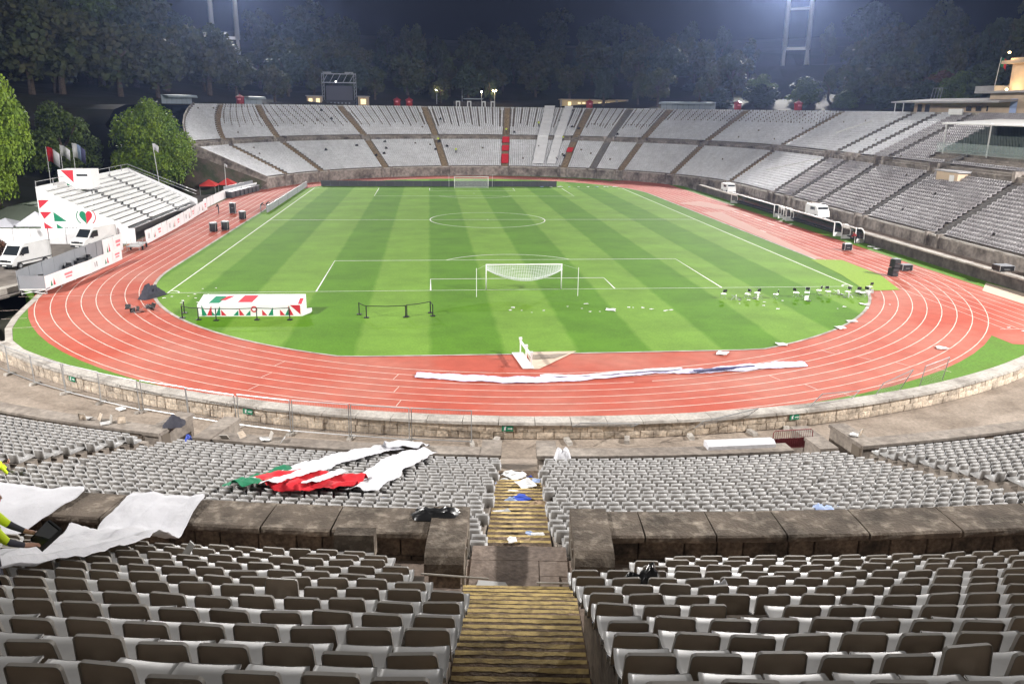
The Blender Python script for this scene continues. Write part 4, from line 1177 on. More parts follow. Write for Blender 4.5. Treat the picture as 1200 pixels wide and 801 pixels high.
# loudspeakers and flight cases
def case(name, label, cat, loc, dim, rz=0, mat='black', lean=0.0, group=None, drums=0):
    t = thing(name, label, cat, loc, rz, group); t.rotation_euler = (0, lean, rz)
    mb = MB(); mb.box((0, 0, dim[2] / 2 + .12), dim); mb.build('body', mat, t)
    mb = MB(); mb.box((0, 0, dim[2] + .15), (dim[0] * .97, dim[1] * .97, .06)); mb.build('lid', 'board_grey', t)
    for sx in (-1, 1):
        for sy in (-1, 1):
            mb = MB(); mb.tube([(sx * dim[0] * .4 - .03, sy * dim[1] * .4, .06), (sx * dim[0] * .4 + .03, sy * dim[1] * .4, .06)], .06, 8); mb.build('castor', 'dark_metal', t)
    for sx in (-1, 1):
        mb = MB(); mb.bar((sx * (dim[0] / 2 + .01), -dim[1] / 2 - .01, .12), (sx * (dim[0] / 2 + .01), -dim[1] / 2 - .01, dim[2] + .12), .05); mb.build('edge_strip', 'grey_metal', t)
    mb = MB(); mb.bar((-dim[0] * .2, -dim[1] / 2 - .02, dim[2] * .6), (dim[0] * .2, -dim[1] / 2 - .02, dim[2] * .6), .04); mb.build('handle', 'grey_metal', t)
    return t
case('flight_case', 'black wheeled flight case on the track beside the dugout', 'case', (44.3, 21.6, .02), (.95, .8, .75))
case('flight_case', 'low wide black flight case on the right bend', 'case', (44.3, 7.9, .02), (1.15, .8, .6))
ls = thing('loudspeaker_stack', 'leaning stack of black loudspeakers on the right of the track', 'loudspeaker', (41.2, 5.1, .02), R(15))
for k in range(4):
    mb = MB(); mb.box((0, 0, 0), (.85, .7, .42)); o = mb.build('speaker_box', 'black', ls, (.06 * k - .03 * (k % 2), 0, .23 + .46 * k)); o.rotation_euler = (0, R(4 if k % 2 else 8), 0)
    mb = MB(); mb.box((0, 0, 0), (.7, .02, .3)); mb.build('grille', 'dark_metal', o, (0, -.36, 0))
mb = MB(); mb.box((.2, 0, 1.9), (.8, .66, .05)); mb.build('lid', 'board_grey', ls)
def barrel(loc, label):
    t = thing('drum_cart', label, 'cart', loc, group='black drum carts on the left straight')
    mb = MB(); mb.lathe([(.5, .1), (.56, .2), (.56, 1.2), (.5, 1.25)], 14); mb.build('drum', 'black', t, smooth=True)
    mb = MB(); mb.lathe([(.57, 1.18), (.57, 1.32), (.4, 1.34)], 14); mb.build('lid', 'board_grey', t, smooth=True)
    for k in range(4):
        a = math.pi / 4 + k * math.pi / 2; mb = MB(); mb.tube([(.5 * math.cos(a), .5 * math.sin(a), .0), (.62 * math.cos(a), .62 * math.sin(a), 1.2)], .03, 5); mb.build('rail', 'grey_metal', t)
barrel((-39.4, 39.8, .02), 'black drum cart, left of the pair on the left straight')
barrel((-38.1, 41.2, .02), 'black drum cart, right of the pair on the left straight')
barrel((-38.2, 53.0, .02), 'single black drum cart further up the left straight')
# tangle of chairs on the lower-left lanes
for k, (x, y, a) in enumerate(((-35.2, -6.9, .2), (-34.7, -7.4, 1.4), (-34.2, -6.6, 2.5), (-33.6, -7.2, .8), (-33.0, -6.6, 4), (-34.0, -7.9, 5))):
    o = copy_tree(fc, (x, y, .3), a, label='toppled metal chair, %s of the tangle on the left bend' % ORD[k], group='tangled chairs on the left bend'); o.rotation_euler = (R(70 + 20 * (k % 3)), R(15 * k), a)
    for c in o.children: 
        if c.name.startswith('seat'): c.material_slots[0].link = 'OBJECT'; c.material_slots[0].material = MATS['dark_metal']
# dark tarpaulin heap
def heap(name, label, cat, mat, loc, sx, sy, sz, seed, rz=0, group=None):
    rr = random.Random(seed); n = 14; V = []; F = []
    for i in range(n):
        for j in range(n):
            u, v = i / (n - 1) * 2 - 1, j / (n - 1) * 2 - 1; d = max(abs(u), abs(v)); k = 1 - d ** 2.4
            V.append((u * sx * (1 - .15 * abs(v)) + rr.uniform(-.05, .05) * sx, v * sy * (1 - .15 * abs(u)) + rr.uniform(-.05, .05) * sy, max(0, k * sz * (.65 + .5 * rr.random() + .25 * math.sin(5 * u + seed)))))
    for i in range(n - 1):
        for j in range(n - 1): a = i * n + j; F.append((a, a + n, a + n + 1, a + 1))
    me = bpy.data.meshes.new(name); me.from_pydata(V, [], F); me.materials.append(MATS[mat]); me.polygons.foreach_set('use_smooth', [True] * len(F)); me.update()
    return tag(link(name, me, None, loc, rz), label, cat, group)
heap('tarpaulin', 'dark grey crumpled tarpaulin at the left corner of the pitch', 'tarpaulin', 'grey_trousers', (-34.9, -1.6, .02), .6, 1.5, 1.0, 3, R(-25))

# ------------------------------------------------------------------ advertising boards
lb = thing('led_board', 'long dark grey advertising board standing behind the far goal', 'board', (0, 108.6, 0))
for k in range(26):
    mb = MB(); mb.box((0, 0, .68), (2.0, .18, 1.25)); mb.build('panel', 'led_board', lb, (-32 + 2.02 * k, random.uniform(-.03, .03), 0))
lb = thing('led_board', 'grey advertising board along the far part of the left touchline', 'board', (-36.0, 0, 0))
for k in range(23):
    mb = MB(); mb.box((0, 0, .62), (.18, 2.0, 1.15)); mb.build('panel', 'board_grey', lb, (random.uniform(-.03, .03), 62.5 + 2.02 * k, 0))
for k in range(9):
    scrap(16 + 2.1 * k, 107.6, .1, random.uniform(.5, 1.1), 'paper' if k % 3 else 'blue_pale', 'pale folded board lying beside the far touchline', 'folded boards by the far touchline', 'folded_board', 'board')
# ------------------------------------------------------------------ right side: low wall, walkway, dugouts
rw = thing('side_wall', 'dark stained low wall with pale coping along the right side of the track', 'wall')
mb = MB(); mb.box((50.3, 38, .0), (.6, 128, 2.4)); mb.build('face', 'wall_dark', rw)
for k in range(42):
    mb = MB(); mb.box((0, 0, 0), (.9, 2.98, .16)); mb.build('coping_stone', 'coping_pale', rw, (50.3, -24.5 + 3.0 * k, 1.285 + random.uniform(-.01, .01)))
mb = MB(); mb.box((52.6, 38, .2), (4.2, 128, 1.2)); o = mb.build('side_walkway', 'paving_dark'); o['kind'] = 'structure'
def dugout(y0, y1, label, mats='white_paint'):
    t = thing('dugout', label, 'dugout', (49.2, (y0 + y1) / 2, .01)); L = (y1 - y0) / 2
    arc = [(-.55 + .0, 0)] + [(-.55 + 1.5 * math.sin(a) * .75, 1.9 - 0 * a) for a in ()]
    def prof(k, n=8):
        a = math.pi / 2 * k / n; return (-.6 + 1.35 * math.sin(a), 1.95 - 1.7 * (1 - math.cos(a)) if k else 1.95)
    P = [(-.62, 2.0)] + [(-.1 + .75 * math.sin(math.pi / 2 * k / 6), .9 + 1.1 * math.cos(math.pi / 2 * k / 6)) for k in range(7)] + [(.65, .05)]
    V = [(x, s * L, z) for s in (-1, 1) for x, z in P]; n = len(P)
    mb = MB(); mb.add(V, [(k, k + 1, n + k + 1, n + k) for k in range(n - 1)]); o = mb.build('shell', 'glass_dark', t)
    m = o.modifiers.new('thickness', 'SOLIDIFY'); m.thickness = .03
    for s in (-1, 1):
        mb = MB(); mb.tube([(x, s * L, z) for x, z in [(-.62, 0)] + P + [(-.62, 0.05)]], .085, 6); mb.build('end_frame', mats, t)
        mb = MB(); mb.add([(-.6, s * L * .995, .05), (.62, s * L * .995, .05), (.62, s * L * .995, .55), (-.6, s * L * .995, .55)], [(0, 1, 2, 3)]); mb.build('end_panel', mats, t)
    mb = MB(); mb.tube([(-.62, -L, 2.0), (-.62, L, 2.0)], .11, 6); mb.build('top_rail', mats, t)
    mb = MB(); mb.box((.3, 0, .45), (.5, 2 * L - .4, .12)); mb.build('bench', 'black', t)
dugout(55.5, 76, 'longest dark dugout with white frame along the right touchline')
dugout(34, 50.5, 'middle dark dugout with white frame beside the parked white vehicle')
dugout(51.6, 53.6, 'small white-framed shelter between the two long dugouts')
dugout(27.8, 31.6, 'short white-framed dugout nearest the camera on the right')
scrap(48.9, 24, .05, .9, 'paper', 'white chair-like debris by the side wall on the right', None); scrap(49.0, 22.5, .05, .8, 'paper', 'second white debris by the side wall on the right', None)
case('equipment_bag', 'black bags lying on the right wall coping', 'bag', (50.6, .6, 1.37), (1.6, 1.3, .5), mat='black_plastic')
mb = MB(); hv = thing('ambulance', 'small white vehicle parked in the gap behind the right dugouts', 'vehicle', (52.8, 48.5, .8))
mb.prism([(-.95, -2.4, .35), (-.95, 2.4, .35), (-.95, 2.4, 2.0), (-.95, -1.3, 2.1), (-.95, -2.2, 1.2)], (1.9, 0, 0)); mb.build('body', 'white_paint', hv)
mb = MB(); mb.box((0, -1.86, 1.55), (1.6, .05, .6)); o = mb.build('windscreen', 'glass_dark', hv); 
mb = MB(); mb.box((-.97, -.2, 1.5), (.02, 1.6, .5)); mb.build('side_window', 'glass_dark', hv)
for sx in (-1, 1):
    for sy in (-1.5, 1.5):
        mb = MB(); mb.tube([(sx * .9, sy, .34), (sx * 1.0, sy, .34)], .34, 12); mb.build('wheel', 'black', hv)
# ================================================================== LEFT YARD
# temporary grandstand
ts = thing('temporary_grandstand', 'white temporary grandstand with printed side banner beside the left straight', 'grandstand', (-48.2, 31.0, 0))
NR = 12; LEN = 33.0
for k in range(NR):
    x = -.83 * k; z = 1.4 + .42 * k
    mb = MB(); mb.box((x - .45, LEN / 2, z - .06), (.86, LEN, .10)); mb.build('deck', 'grey_metal', ts)
    for a, b in ((.4, 11.0), (12.2, 23.2), (24.4, 32.6)):
        mb = MB(); mb.box((x - .55, (a + b) / 2, z + .38), (.44, b - a, .06)); mb.box((x - .78, (a + b) / 2, z + .58), (.05, b - a, .36)); mb.build('seat_row', 'white_paint', ts)
    for y in (11.6, 23.8):
        mb = MB(); mb.box((x - .25, y, z + .08), (.4, 1.0, .16)); mb.build('aisle_step', 'dark_metal', ts)
xb = -.83 * NR - .2; zb = 1.4 + .42 * NR
mb = MB(); mb.prism([(.4, -.05, -.05), (.4, -.05, 2.0), (xb, -.05, zb + .55), (xb, -.05, -.05)], (0, -.06, 0)); mb.build('side_banner', 'white_banner', ts)
mb = MB(); mb.prism([(.4, LEN + .05, 0), (.4, LEN + .05, 2.0), (xb, LEN + .05, zb + .55), (xb, LEN + .05, 0)], (0, .06, 0)); mb.build('side_banner', 'white_banner', ts)
mb = MB(); mb.box((xb - .05, LEN / 2, zb / 2 + .3), (.08, LEN, zb + .6)); mb.build('back_banner', 'white_banner', ts)
for y in np.arange(0, LEN + .1, 5): 
    mb = MB(); mb.tube([(xb, y, 0), (xb, y, zb + 1.3)], .05, 5); mb.build('rear_post', 'grey_metal', ts)
mb = MB(); mb.bar((xb, 0, zb + 1.2), (xb, LEN, zb + 1.2), .06); mb.build('rear_rail', 'grey_metal', ts)
mb = MB(); mb.bar((xb, LEN, zb + 1.2), (.4, LEN, 3.3), .06); mb.bar((xb, LEN, zb + .7), (.4, LEN, 2.8), .05); mb.build('side_rail', 'grey_metal', ts)
# printed shapes on the side banner
def sideprint(pts, mat): 
    mb = MB(); mb.prism([(x, -.118, z) for x, z in pts], (0, -.006, 0)); mb.build('banner_print', mat, ts)
X0 = xb
sideprint([(X0 + .1, 5.4), (X0 + 1.4, 5.4), (X0 + .1, 4.3)], 'red_print'); sideprint([(X0 + .1, 3.9), (X0 + 1.5, 3.9), (X0 + .5, 3.0)], 'red_print')
sideprint([(X0 + 1.7, 3.9), (X0 + 1.7, 2.7), (X0 + 3.2, 2.7)], 'green_print'); sideprint([(X0 + 1.9, 2.4), (X0 + 1.9, 1.3), (X0 + 3.4, 1.3)], 'green_print')
sideprint([(X0 + .4, 2.6), (X0 + .4, .2), (X0 + 3.6, .2)], 'red_print'); sideprint([(X0 + 3.9, .5), (X0 + 3.9, -.02), (X0 + 4.8, -.02)], 'green_print'); sideprint([(X0 + 9.0, 1.8), (X0 + 11.0, 1.8), (X0 + 11.0, .9), (X0 + 9.0, .9)], 'red_print'); sideprint([(X0 + 11.05, 1.8), (X0 + 11.5, .6), (X0 + 11.05, .6)], 'green_print')
# heart emblem and lettering
hp = [(.78 * math.sin(t) ** 3, .06 * (13 * math.cos(t) - 5 * math.cos(2 * t) - 2 * math.cos(3 * t) - math.cos(4 * t))) for t in [k * math.pi / 12 for k in range(13)]]
cx, cz = X0 + 5.6, 3.3
sideprint([(cx + x, cz + z) for x, z in hp], 'red_print'); sideprint([(cx - x - .02, cz + z) for x, z in hp][::-1], 'green_print')
for sg in (-1, 1): 
    mb = MB(); mb.tube([(cx + sg * (1.15 * math.cos(a)), -.13, cz + 1.1 * math.sin(a)) for a in [-.9 + .2 * k for k in range(9)]], .05, 4); mb.build('laurel', 'red_print' if sg > 0 else 'green_print', ts)
def text(s, loc, size, mat, parent, rot=(R(90), 0, 0), align='CENTER'):
    cu = bpy.data.curves.new('lettering', 'FONT'); cu.body = s; cu.size = size; cu.align_x = align; cu.extrude = .004; cu.materials.append(MATS[mat])
    tmp = bpy.data.objects.new('tmp', cu); COL.objects.link(tmp); me = bpy.data.meshes.new_from_object(tmp.evaluated_get(bpy.context.evaluated_depsgraph_get())); bpy.data.objects.remove(tmp)
    o = link('lettering', me, parent, loc); o.rotation_euler = rot; return o
text('TAÇA DE PORTUGAL', (cx, -.13, cz - 1.75), .55, 'grey_trousers', ts)
# commentary box on the rear of the stand
cb = thing('commentary_box', 'white cabin with red and green print standing on the temporary grandstand', 'cabin', (-57.0, 41.0, 5.9), 0)
mb = MB(); mb.box((0, 0, 1.35), (4.2, 3.0, 2.5)); mb.build('cabin', 'white_banner', cb)
mb = MB(); mb.prism([(-1.7, -1.515, 2.55), (-.1, -1.515, 2.55), (-.2, -1.515, .9)], (0, -.006, 0)); mb.build('print', 'red_print', cb)
mb = MB(); mb.prism([(-1.3, -1.515, 1.0), (-.6, -1.515, .5), (-1.0, -1.515, .3)], (0, -.006, 0)); mb.build('print', 'green_print', cb)
mb = MB(); mb.box((1.0, -1.53, 1.9), (1.4, .03, .25)); mb.build('window', 'glass_dark', cb)
mb = MB(); mb.box((0, 0, .05), (4.4, 2.9, .1)); mb.build('base', 'grey_metal', cb)
for sx in (-1.5, 1.5):
    mb = MB(); mb.bar((sx, 0, -6.3), (sx, 0, .0), .12); mb.build('leg', 'grey_metal', cb)
# flags
def flag(loc, h, colours, label, lean=(0, 0), fl=1.3, name='flagpole'):
    t = thing(name, label, 'flag', loc)
    mb = MB(); mb.tube([(0, 0, 0), (lean[0], lean[1], h)], [.06, .04], 6); mb.build('pole', 'white_paint', t)
    n = len(colours); H = fl * 1.1
    for k, c in enumerate(colours):
        V = []; F = []
        m = 6
        for i in range(m + 1):
            u = (k + i / m) / n; x = .06 + u * fl * .9; y = .12 * math.sin(u * 7); zt = h - .05 - .55 * u * u * fl
            V += [(lean[0] + x, lean[1] + y, zt), (lean[0] + x * .92, lean[1] + y * 1.2, zt - H)]
        for i in range(m): F.append((2 * i, 2 * i + 1, 2 * i + 3, 2 * i + 2))
        mb = MB(); mb.add(V, F); o = mb.build('cloth', c, t, smooth=True); md = o.modifiers.new('thickness', 'SOLIDIFY'); md.thickness = .01
flag((-69.0, 60, -.05), 10.6, ['red_cloth', 'white_cloth'], 'red and white flag, leftmost of the three behind the stand', fl=2.0)
flag((-66.9, 60, -.05), 10.9, ['white_cloth', 'white_cloth'], 'white flag, middle of the three behind the stand', fl=1.5)
flag((-65.0, 60, -.05), 11.2, ['white_cloth', 'blue_pale', 'navy_cloth'], 'blue and white flag, rightmost of the three behind the stand', fl=2.0)
flag((-56.8, 75, -.05), 10.6, ['white_cloth'], 'tall white flagpole with limp pale flag before the bright tree', (-.7, 0), 1.0)
flag((-60.0, 20.5, -.05), 8.2, ['white_cloth'], 'leaning white pole at the left edge by the yard', (-2.0, 0), .5)
flag((-49.5, 92, -.05), 6.0, ['white_cloth'], 'slim white pole beside the red awnings', (0, 0), .5)
# fabric fence across the yard
ff = thing('fabric_fence', 'pale fabric-covered fence across the yard behind the vans', 'fence', (0, 29.6, 0))
for k in range(9):
    mb = MB(); mb.box((0, 0, 1.0), (2.05, .04, 1.95)); o = mb.build('panel', 'white_banner', ff, (-64.5 + 2.12 * k, 0, 0)); o.rotation_euler = (R(random.uniform(-2, 2)), 0, R(random.uniform(-2, 2)))
    mb = MB(); mb.tube([(1.06, .05, 0), (1.06, .05, 2.1)], .03, 5); mb.build('post', 'dark_metal', ff, (-64.5 + 2.12 * k, 0, 0))
# tents
def tent(loc, w, d, hw, ht, mat, label, name='gazebo_tent'):
    t = thing(name, label, 'tent', loc)
    mb = MB(); V = [(-w / 2, -d / 2, hw), (w / 2, -d / 2, hw), (w / 2, d / 2, hw), (-w / 2, d / 2, hw), (0, 0, ht)]
    V += [(x * 1.0, y * 1.0, z - .25) for x, y, z in V[:4]]
    mb.add(V, [(0, 1, 4), (1, 2, 4), (2, 3, 4), (3, 0, 4), (0, 5, 6, 1), (1, 6, 7, 2), (2, 7, 8, 3), (3, 8, 5, 0)]); mb.build('canopy', mat, t)
    for sx in (-1, 1):
        for sy in (-1, 1):
            mb = MB(); mb.tube([(sx * w * .48, sy * d * .48, 0), (sx * w * .48, sy * d * .48, hw)], .04, 5); mb.build('leg', 'grey_metal', t)
tent((-61.4, 36.5, 0), 3.8, 3.4, 1.75, 3.3, 'tent_white', 'white peaked gazebo tent behind the fabric fence')
tent((-65.8, 37.5, 0), 3.4, 3.4, 1.5, 2.3, 'tent_white', 'smaller white tent at the left edge behind the fence')
mb = MB(); V = []
for k in range(9):
    a = math.pi * k / 8
    for y in (-4, 4): V.append((-5 * math.cos(a), y, 3.4 * math.sin(a)))
mt = thing('marquee', 'pale green domed marquee roof behind the tents at left', 'tent', (-66, 47, 0))
mb.add(V, [(2 * k, 2 * k + 1, 2 * k + 3, 2 * k + 2) for k in range(8)] + [tuple(range(0, 18, 2))[::-1], tuple(range(1, 18, 2))]); mb.build('roof', 'tent_green', mt, smooth=True)
mb = MB(); mb.box((4.2, -2, 2.6), (7, .25, .2)); mb.build('beam', 'grey_metal', mt)
for k, (x, y, z) in enumerate(((-62.6, 42, 3.6), (-61.0, 42, 2.9), (-60.0, 42, 3.2))):
    t = thing('lamp', 'small glowing lamp under the marquee, %s from the left' % ORD[k], 'lamp', (x, y, z)); mb = MB(); mb.lathe([(.05, -.12), (.13, 0), (.05, .12)], 8); mb.build('bulb', 'bulb_warm', t); mb = MB(); mb.tube([(0, 0, .1), (0, 0, .5)], .02, 4); mb.build('cord', 'black', t)
for k, (x, y, r_, m) in enumerate(((-52.4, 90.5, 3.0, 'tent_red'), (-49.6, 93.5, 3.0, 'tent_red'))):
    tent((x, y, 0), r_, r_, 2.0, 3.0, m, 'red pavilion tent by the left tip of the stand, %s one' % ('left' if k == 0 else 'right'), 'pavilion_tent')
case('orange_container', 'orange box behind the temporary stand by the shrub', 'container', (-59.5, 84.5, 0), (3.0, 1.8, 1.3), mat='tent_red')
# vans
def van(loc, rz, label, open_door):
    t = thing('van', label, 'van', loc, rz)
    # local +y is the front; side profile extruded across
    pr = [(-2.7, .42), (-2.75, 1.2), (-2.7, 2.45), (-2.5, 2.58), (.95, 2.56), (1.25, 2.45), (2.05, 1.45), (2.75, 1.15), (2.92, .85), (2.9, .42)]
    mb = MB(); P = [(-.98, y, z) for y, z in pr]; n = len(pr); sec = [(-.90, 1), (-.98, 1)]
    V = []
    for x, ins in ((-.86, .05), (-1.0, 0), (1.0, 0), (.86, .05)):
        for y, z in pr: V.append((x, y * (1 - ins * .2), z - (ins * 1.0 if z > 2.2 else 0)))
    F = []
    for r_ in range(3):
        for k in range(n): a = r_ * n + k; b = r_ * n + (k + 1) % n; F.append((a, b, b + n, a + n))
    F += [tuple(range(n))[::-1], tuple(3 * n + k for k in range(n))]
    mb.add(V, F); mb.build('body', 'white_paint', t)
    mb = MB(); mb.add([(-.82, 1.33, 2.38), (.82, 1.33, 2.38), (.88, 2.06, 1.50), (-.88, 2.06, 1.50)], [(0, 3, 2, 1)]); o = mb.build('windscreen', 'glass_dark', t); m = o.modifiers.new('thickness', 'SOLIDIFY'); m.thickness = .05; m.offset = 1
    for sx in (-1, 1):
        mb = MB(); mb.prism([(sx * 1.003, .45, 1.5), (sx * 1.003, 1.75, 1.5), (sx * 1.003, 1.15, 2.25), (sx * 1.003, .45, 2.25)], (sx * .012, 0, 0)); mb.build('side_window', 'glass_dark', t)
        mb = MB(); mb.box((sx * 1.012, -.3, .75), (.03, 5.0, .10)); mb.build('side_trim', 'dark_metal', t)
        mb = MB(); mb.box((sx * .62, 2.86, .95), (.42, .12, .2)); mb.build('headlight', 'glass_dark', t)
        mb = MB(); mb.box((sx * 1.12, 1.45, 1.55), (.14, .1, .3)); mb.build('mirror', 'black', t)
        for y in (-1.75, 1.85):
            mb = MB(); mb.tube([(sx * .8, y, .36), (sx * 1.02, y, .36)], .36, 14); w_ = mb.build('wheel', 'black', t)
            mb = MB(); mb.tube([(sx * 1.02, y, .36), (sx * 1.03, y, .36)], .2, 10); mb.build('rim', 'grey_metal', w_)
    mb = MB(); mb.box((0, 2.88, .52), (1.9, .16, .28)); mb.build('bumper', 'dark_metal', t)
    mb = MB(); mb.box((0, 2.91, .98), (.72, .06, .24)); mb.build('grille', 'black', t)
    mb = MB(); mb.box((0, 2.975, .52), (.52, .02, .11)); mb.build('number_plate', 'paper', t)
    mb = MB(); mb.box((1.013, -.3, 1.45), (.012, 1.0, .10)); mb.box((1.013, -.3, 1.30), (.012, .7, .07)); mb.build('side_lettering', 'board_grey', t)
    mb = MB(); mb.box((1.013, .85, 1.05), (.012, .5, .4)); mb.build('side_logo', 'yellow', t)
    if open_door:
        mb = MB(); mb.box((1.35, -3.0, 1.5), (.7, .06, 2.0)); d = mb.build('rear_door', 'white_paint', t)
        mb = MB(); mb.box((1.35, -2.955, 1.75), (.68, .02, .75)); mb.build('door_logo', 'yellow', d)
        mb = MB(); mb.box((1.35, -3.045, 1.75), (.68, .02, .75)); mb.build('door_logo', 'yellow', d)
van((-53.3, 14.8, 0), R(162), 'white delivery van with yellow logo on its open rear door', True)
van((-50.6, 27.2, 0), R(158), 'white van parked close to the temporary grandstand', False)
# scaffold platforms with white printed banners along the track
def banner_line(name, label, pts, h, mat, prints, z0=.0, seg_l=2.5, cat='banner'):
    t = thing(name, label, cat, (0, 0, 0)); rr = random.Random(len(label)); idx = 0
    for a, b in zip(pts, pts[1:]):
        a = Vector(a); b = Vector(b); L = (b - a).length; n = max(1, round(L / seg_l)); d = (b - a) / n; ang = math.atan2(d.y, d.x)
        for k in range(n):
            c = a + d * (k + .5); mb = MB(); w_ = d.length
            mb.box((0, 0, h / 2), (w_ - .03, .05, h)); o = mb.build('panel', mat, t, (c.x, c.y, z0), ang); o.rotation_euler = (R(rr.uniform(-2, 2)), 0, ang + R(rr.uniform(-2, 2)))
            if prints:
                kind = idx % 4
                for sy in (.027,):
                    if kind == 0:
                        mb = MB(); mb.box((0, sy, h * .62), (w_ * .5, .012, h * .16)); mb.box((0, sy, h * .4), (w_ * .4, .012, h * .12)); mb.build('lettering_block', 'pink_print', o)
                    elif kind == 1:
                        mb = MB(); mb.prism([(-.4, sy, h * .2), (.0, sy, h * .2), (-.2, sy, h * .7)], (0, -.01, 0)); mb.build('print', 'red_print', o)
                        mb = MB(); mb.prism([(.1, sy, h * .2), (.5, sy, h * .2), (.3, sy, h * .6)], (0, -.01, 0)); mb.build('print', 'green_print', o)
                    elif kind == 2:
                        mb = MB(); mb.box((-.2, sy, h * .5), (.22, .012, h * .4)); mb.box((.25, sy, h * .5), (.16, .012, h * .35)); mb.build('print', 'board_grey', o)
            idx += 1
    return t
banner_line('printed_banner', 'long white printed banner in front of the temporary grandstand', [(-45.2, 29.5), (-45.6, 44), (-46.8, 66)][::-1], 1.7, 'white_banner', True)
banner_line('printed_banner', 'white printed banner on the low platform nearest the camera', [(-44.9, -.2), (-44.1, 8.5), (-43.7, 16.5)][::-1], 1.35, 'white_banner', True, .35)
banner_line('printed_banner', 'grey rear screen of the low platform beside the van', [(-47.3, -.1), (-46.9, 12), (-46.4, 22)][::-1], 1.9, 'board_grey', False, .35)
banner_line('printed_banner', 'short white printed screen by the second van', [(-46.4, 18.5), (-46.2, 24)][::-1], 2.0, 'white_banner', True, .2)
banner_line('white_screen', 'white screens beyond the temporary grandstand on the left straight', [(-47.6, 67), (-48.0, 84), (-45.2, 100)][::-1], 1.6, 'white_banner', False)
pf = thing('camera_platform', 'scaffold platform with metal deck behind the white banner', 'platform', (-46.0, 8, 0))
mb = MB(); mb.box((0, 0, .52), (2.4, 16.4, .12)); mb.build('deck', 'board_grey', pf)
for k in range(6):
    for sx in (-1.1, 1.1):
        mb = MB(); mb.tube([(sx, -8 + 3.2 * k, -.1), (sx, -8 + 3.2 * k, .5)], .05, 5); mb.build('leg', 'grey_metal', pf)
mb = MB(); mb.bar((-1.1, -8.15, .1), (1.1, -8.15, .45), .06); mb.bar((1.1, -8.15, .1), (-1.1, -8.15, .45), .06); mb.bar((-1.15, -8.2, .52), (1.15, -8.2, .52), .1); mb.build('brace', 'white_paint', pf)
mb = MB(); mb.box((0, -8.2, 1.2), (2.3, .05, 1.2)); mb.build('end_panel', 'board_grey', pf)
for k, (x, y, w_) in enumerate(((.2, -7.3, 1.5), (-.6, -5.2, .9), (-.5, 1.0, .8), (-.5, 3.8, .9), (-.4, 5.8, .8))):
    o = thing('equipment_crate', 'dark equipment on the scaffold platform, %s from the camera' % ORD[k], 'crate', (-46 + x, 8 + y, .585), R(20 * k))
    mb = MB(); mb.box((0, 0, .25), (w_, .6, .5)); mb.build('case', 'dark_metal', o); mb = MB(); mb.box((.1, 0, .62), (w_ * .5, .4, .25)); mb.build('top_case', 'black', o); mb = MB(); mb.bar((-w_ * .4, 0, .5), (-w_ * .4, 0, .9), .05); mb.build('handle', 'grey_metal', o)
for k, (x, y) in enumerate(((-45.0, 24.5), (-45.2, 26.6))):
    t = thing('scaffold_cart', 'grey scaffold trolley between the banners, %s one' % ('nearer' if k == 0 else 'further'), 'trolley', (x, y, 0)); mb = MB(); mb.box((0, 0, .55), (1.6, 1.5, .12)); mb.build('deck', 'grey_metal', t)
    for sx in (-.7, .7):
        mb = MB(); mb.tube([(sx, -.6, .1), (sx, -.6, 1.2)], .04, 5); mb.build('post', 'grey_metal', t); mb = MB(); mb.tube([(sx, .6, 0), (sx, .6, .5)], .12, 8); mb.build('wheel', 'black', t)
for k in range(7):
    t = thing('metal_bench', 'grey metal bench in the row by the red tents', 'bench', (-47.2 + .35 * k, 85 + 2.1 * k, 0), R(-10), 'grey benches by the red tents')
    mb = MB(); mb.box((0, 0, 1.2), (1.4, 1.8, .15)); mb.build('seat', 'board_grey', t); mb = MB(); mb.box((-.8, 0, 1.7), (.12, 2.0, .9)); mb.build('backrest', 'board_grey', t); mb = MB(); mb.box((0, 0, .6), (1.3, 1.6, 1.1)); mb.build('base', 'dark_metal', t)
case('tall_case', 'tall black loudspeaker case at the far left of the track', 'case', (-41.3, 60.5, 0), (.9, .8, 1.6))

# ================================================================== FAR RIM
RZ = 17.0
sc = thing('video_screen', 'dark video screen hung in a grey lighting truss behind the far stand', 'screen', (-35.0, 176, RZ))
mb = MB(); mb.box((0, 0, 3.6), (7.6, .4, 4.2)); mb.build('display', 'screen_off', sc)
for sx in (-1, 1):
    mb = MB()
    for dx in (-.3, .3):
        for dy in (-.3, .3): mb.bar((sx * 4.6 + dx, dy, 0), (sx * 4.6 + dx, dy, 9.2), .09)
    for k in range(9): mb.bar((sx * 4.6 - .3, -.3, k), (sx * 4.6 + .3, -.3, k + 1), .07)
    mb.build('truss_leg', 'grey_metal', sc)
mb = MB()
for z in (6.6, 9.0): mb.bar((-4.9, 0, z), (4.9, 0, z), .28)
for k in range(5): mb.bar((-4.6 + 1.9 * k, 0, 6.6), (-3.2 + 1.9 * k, 0, 9.0), .16)
mb.build('truss_beam', 'grey_metal', sc)
for x in (-3.3, 3.0):
    mb = MB(); mb.box((x, -.2, 9.3), (2.4, .5, .5)); mb.build('lamp_bar', 'grey_metal', sc)
mb = MB(); mb.lathe([(.05, -.12), (.14, 0), (.05, .12)], 8); mb.build('spot_lamp', 'bulb_white', sc, (-.9, -.3, 6.9))
mb = MB(); mb.box((0, -1.2, .9), (9.0, .2, 1.7)); mb.build('base_board', 'led_board', sc)
for k in range(7): 
    mb = MB(); mb.box((-3.4 + 1.05 * k, -1.32, .9), (.45, .03, .45)); mb.build('sign_mark', 'board_grey', sc)
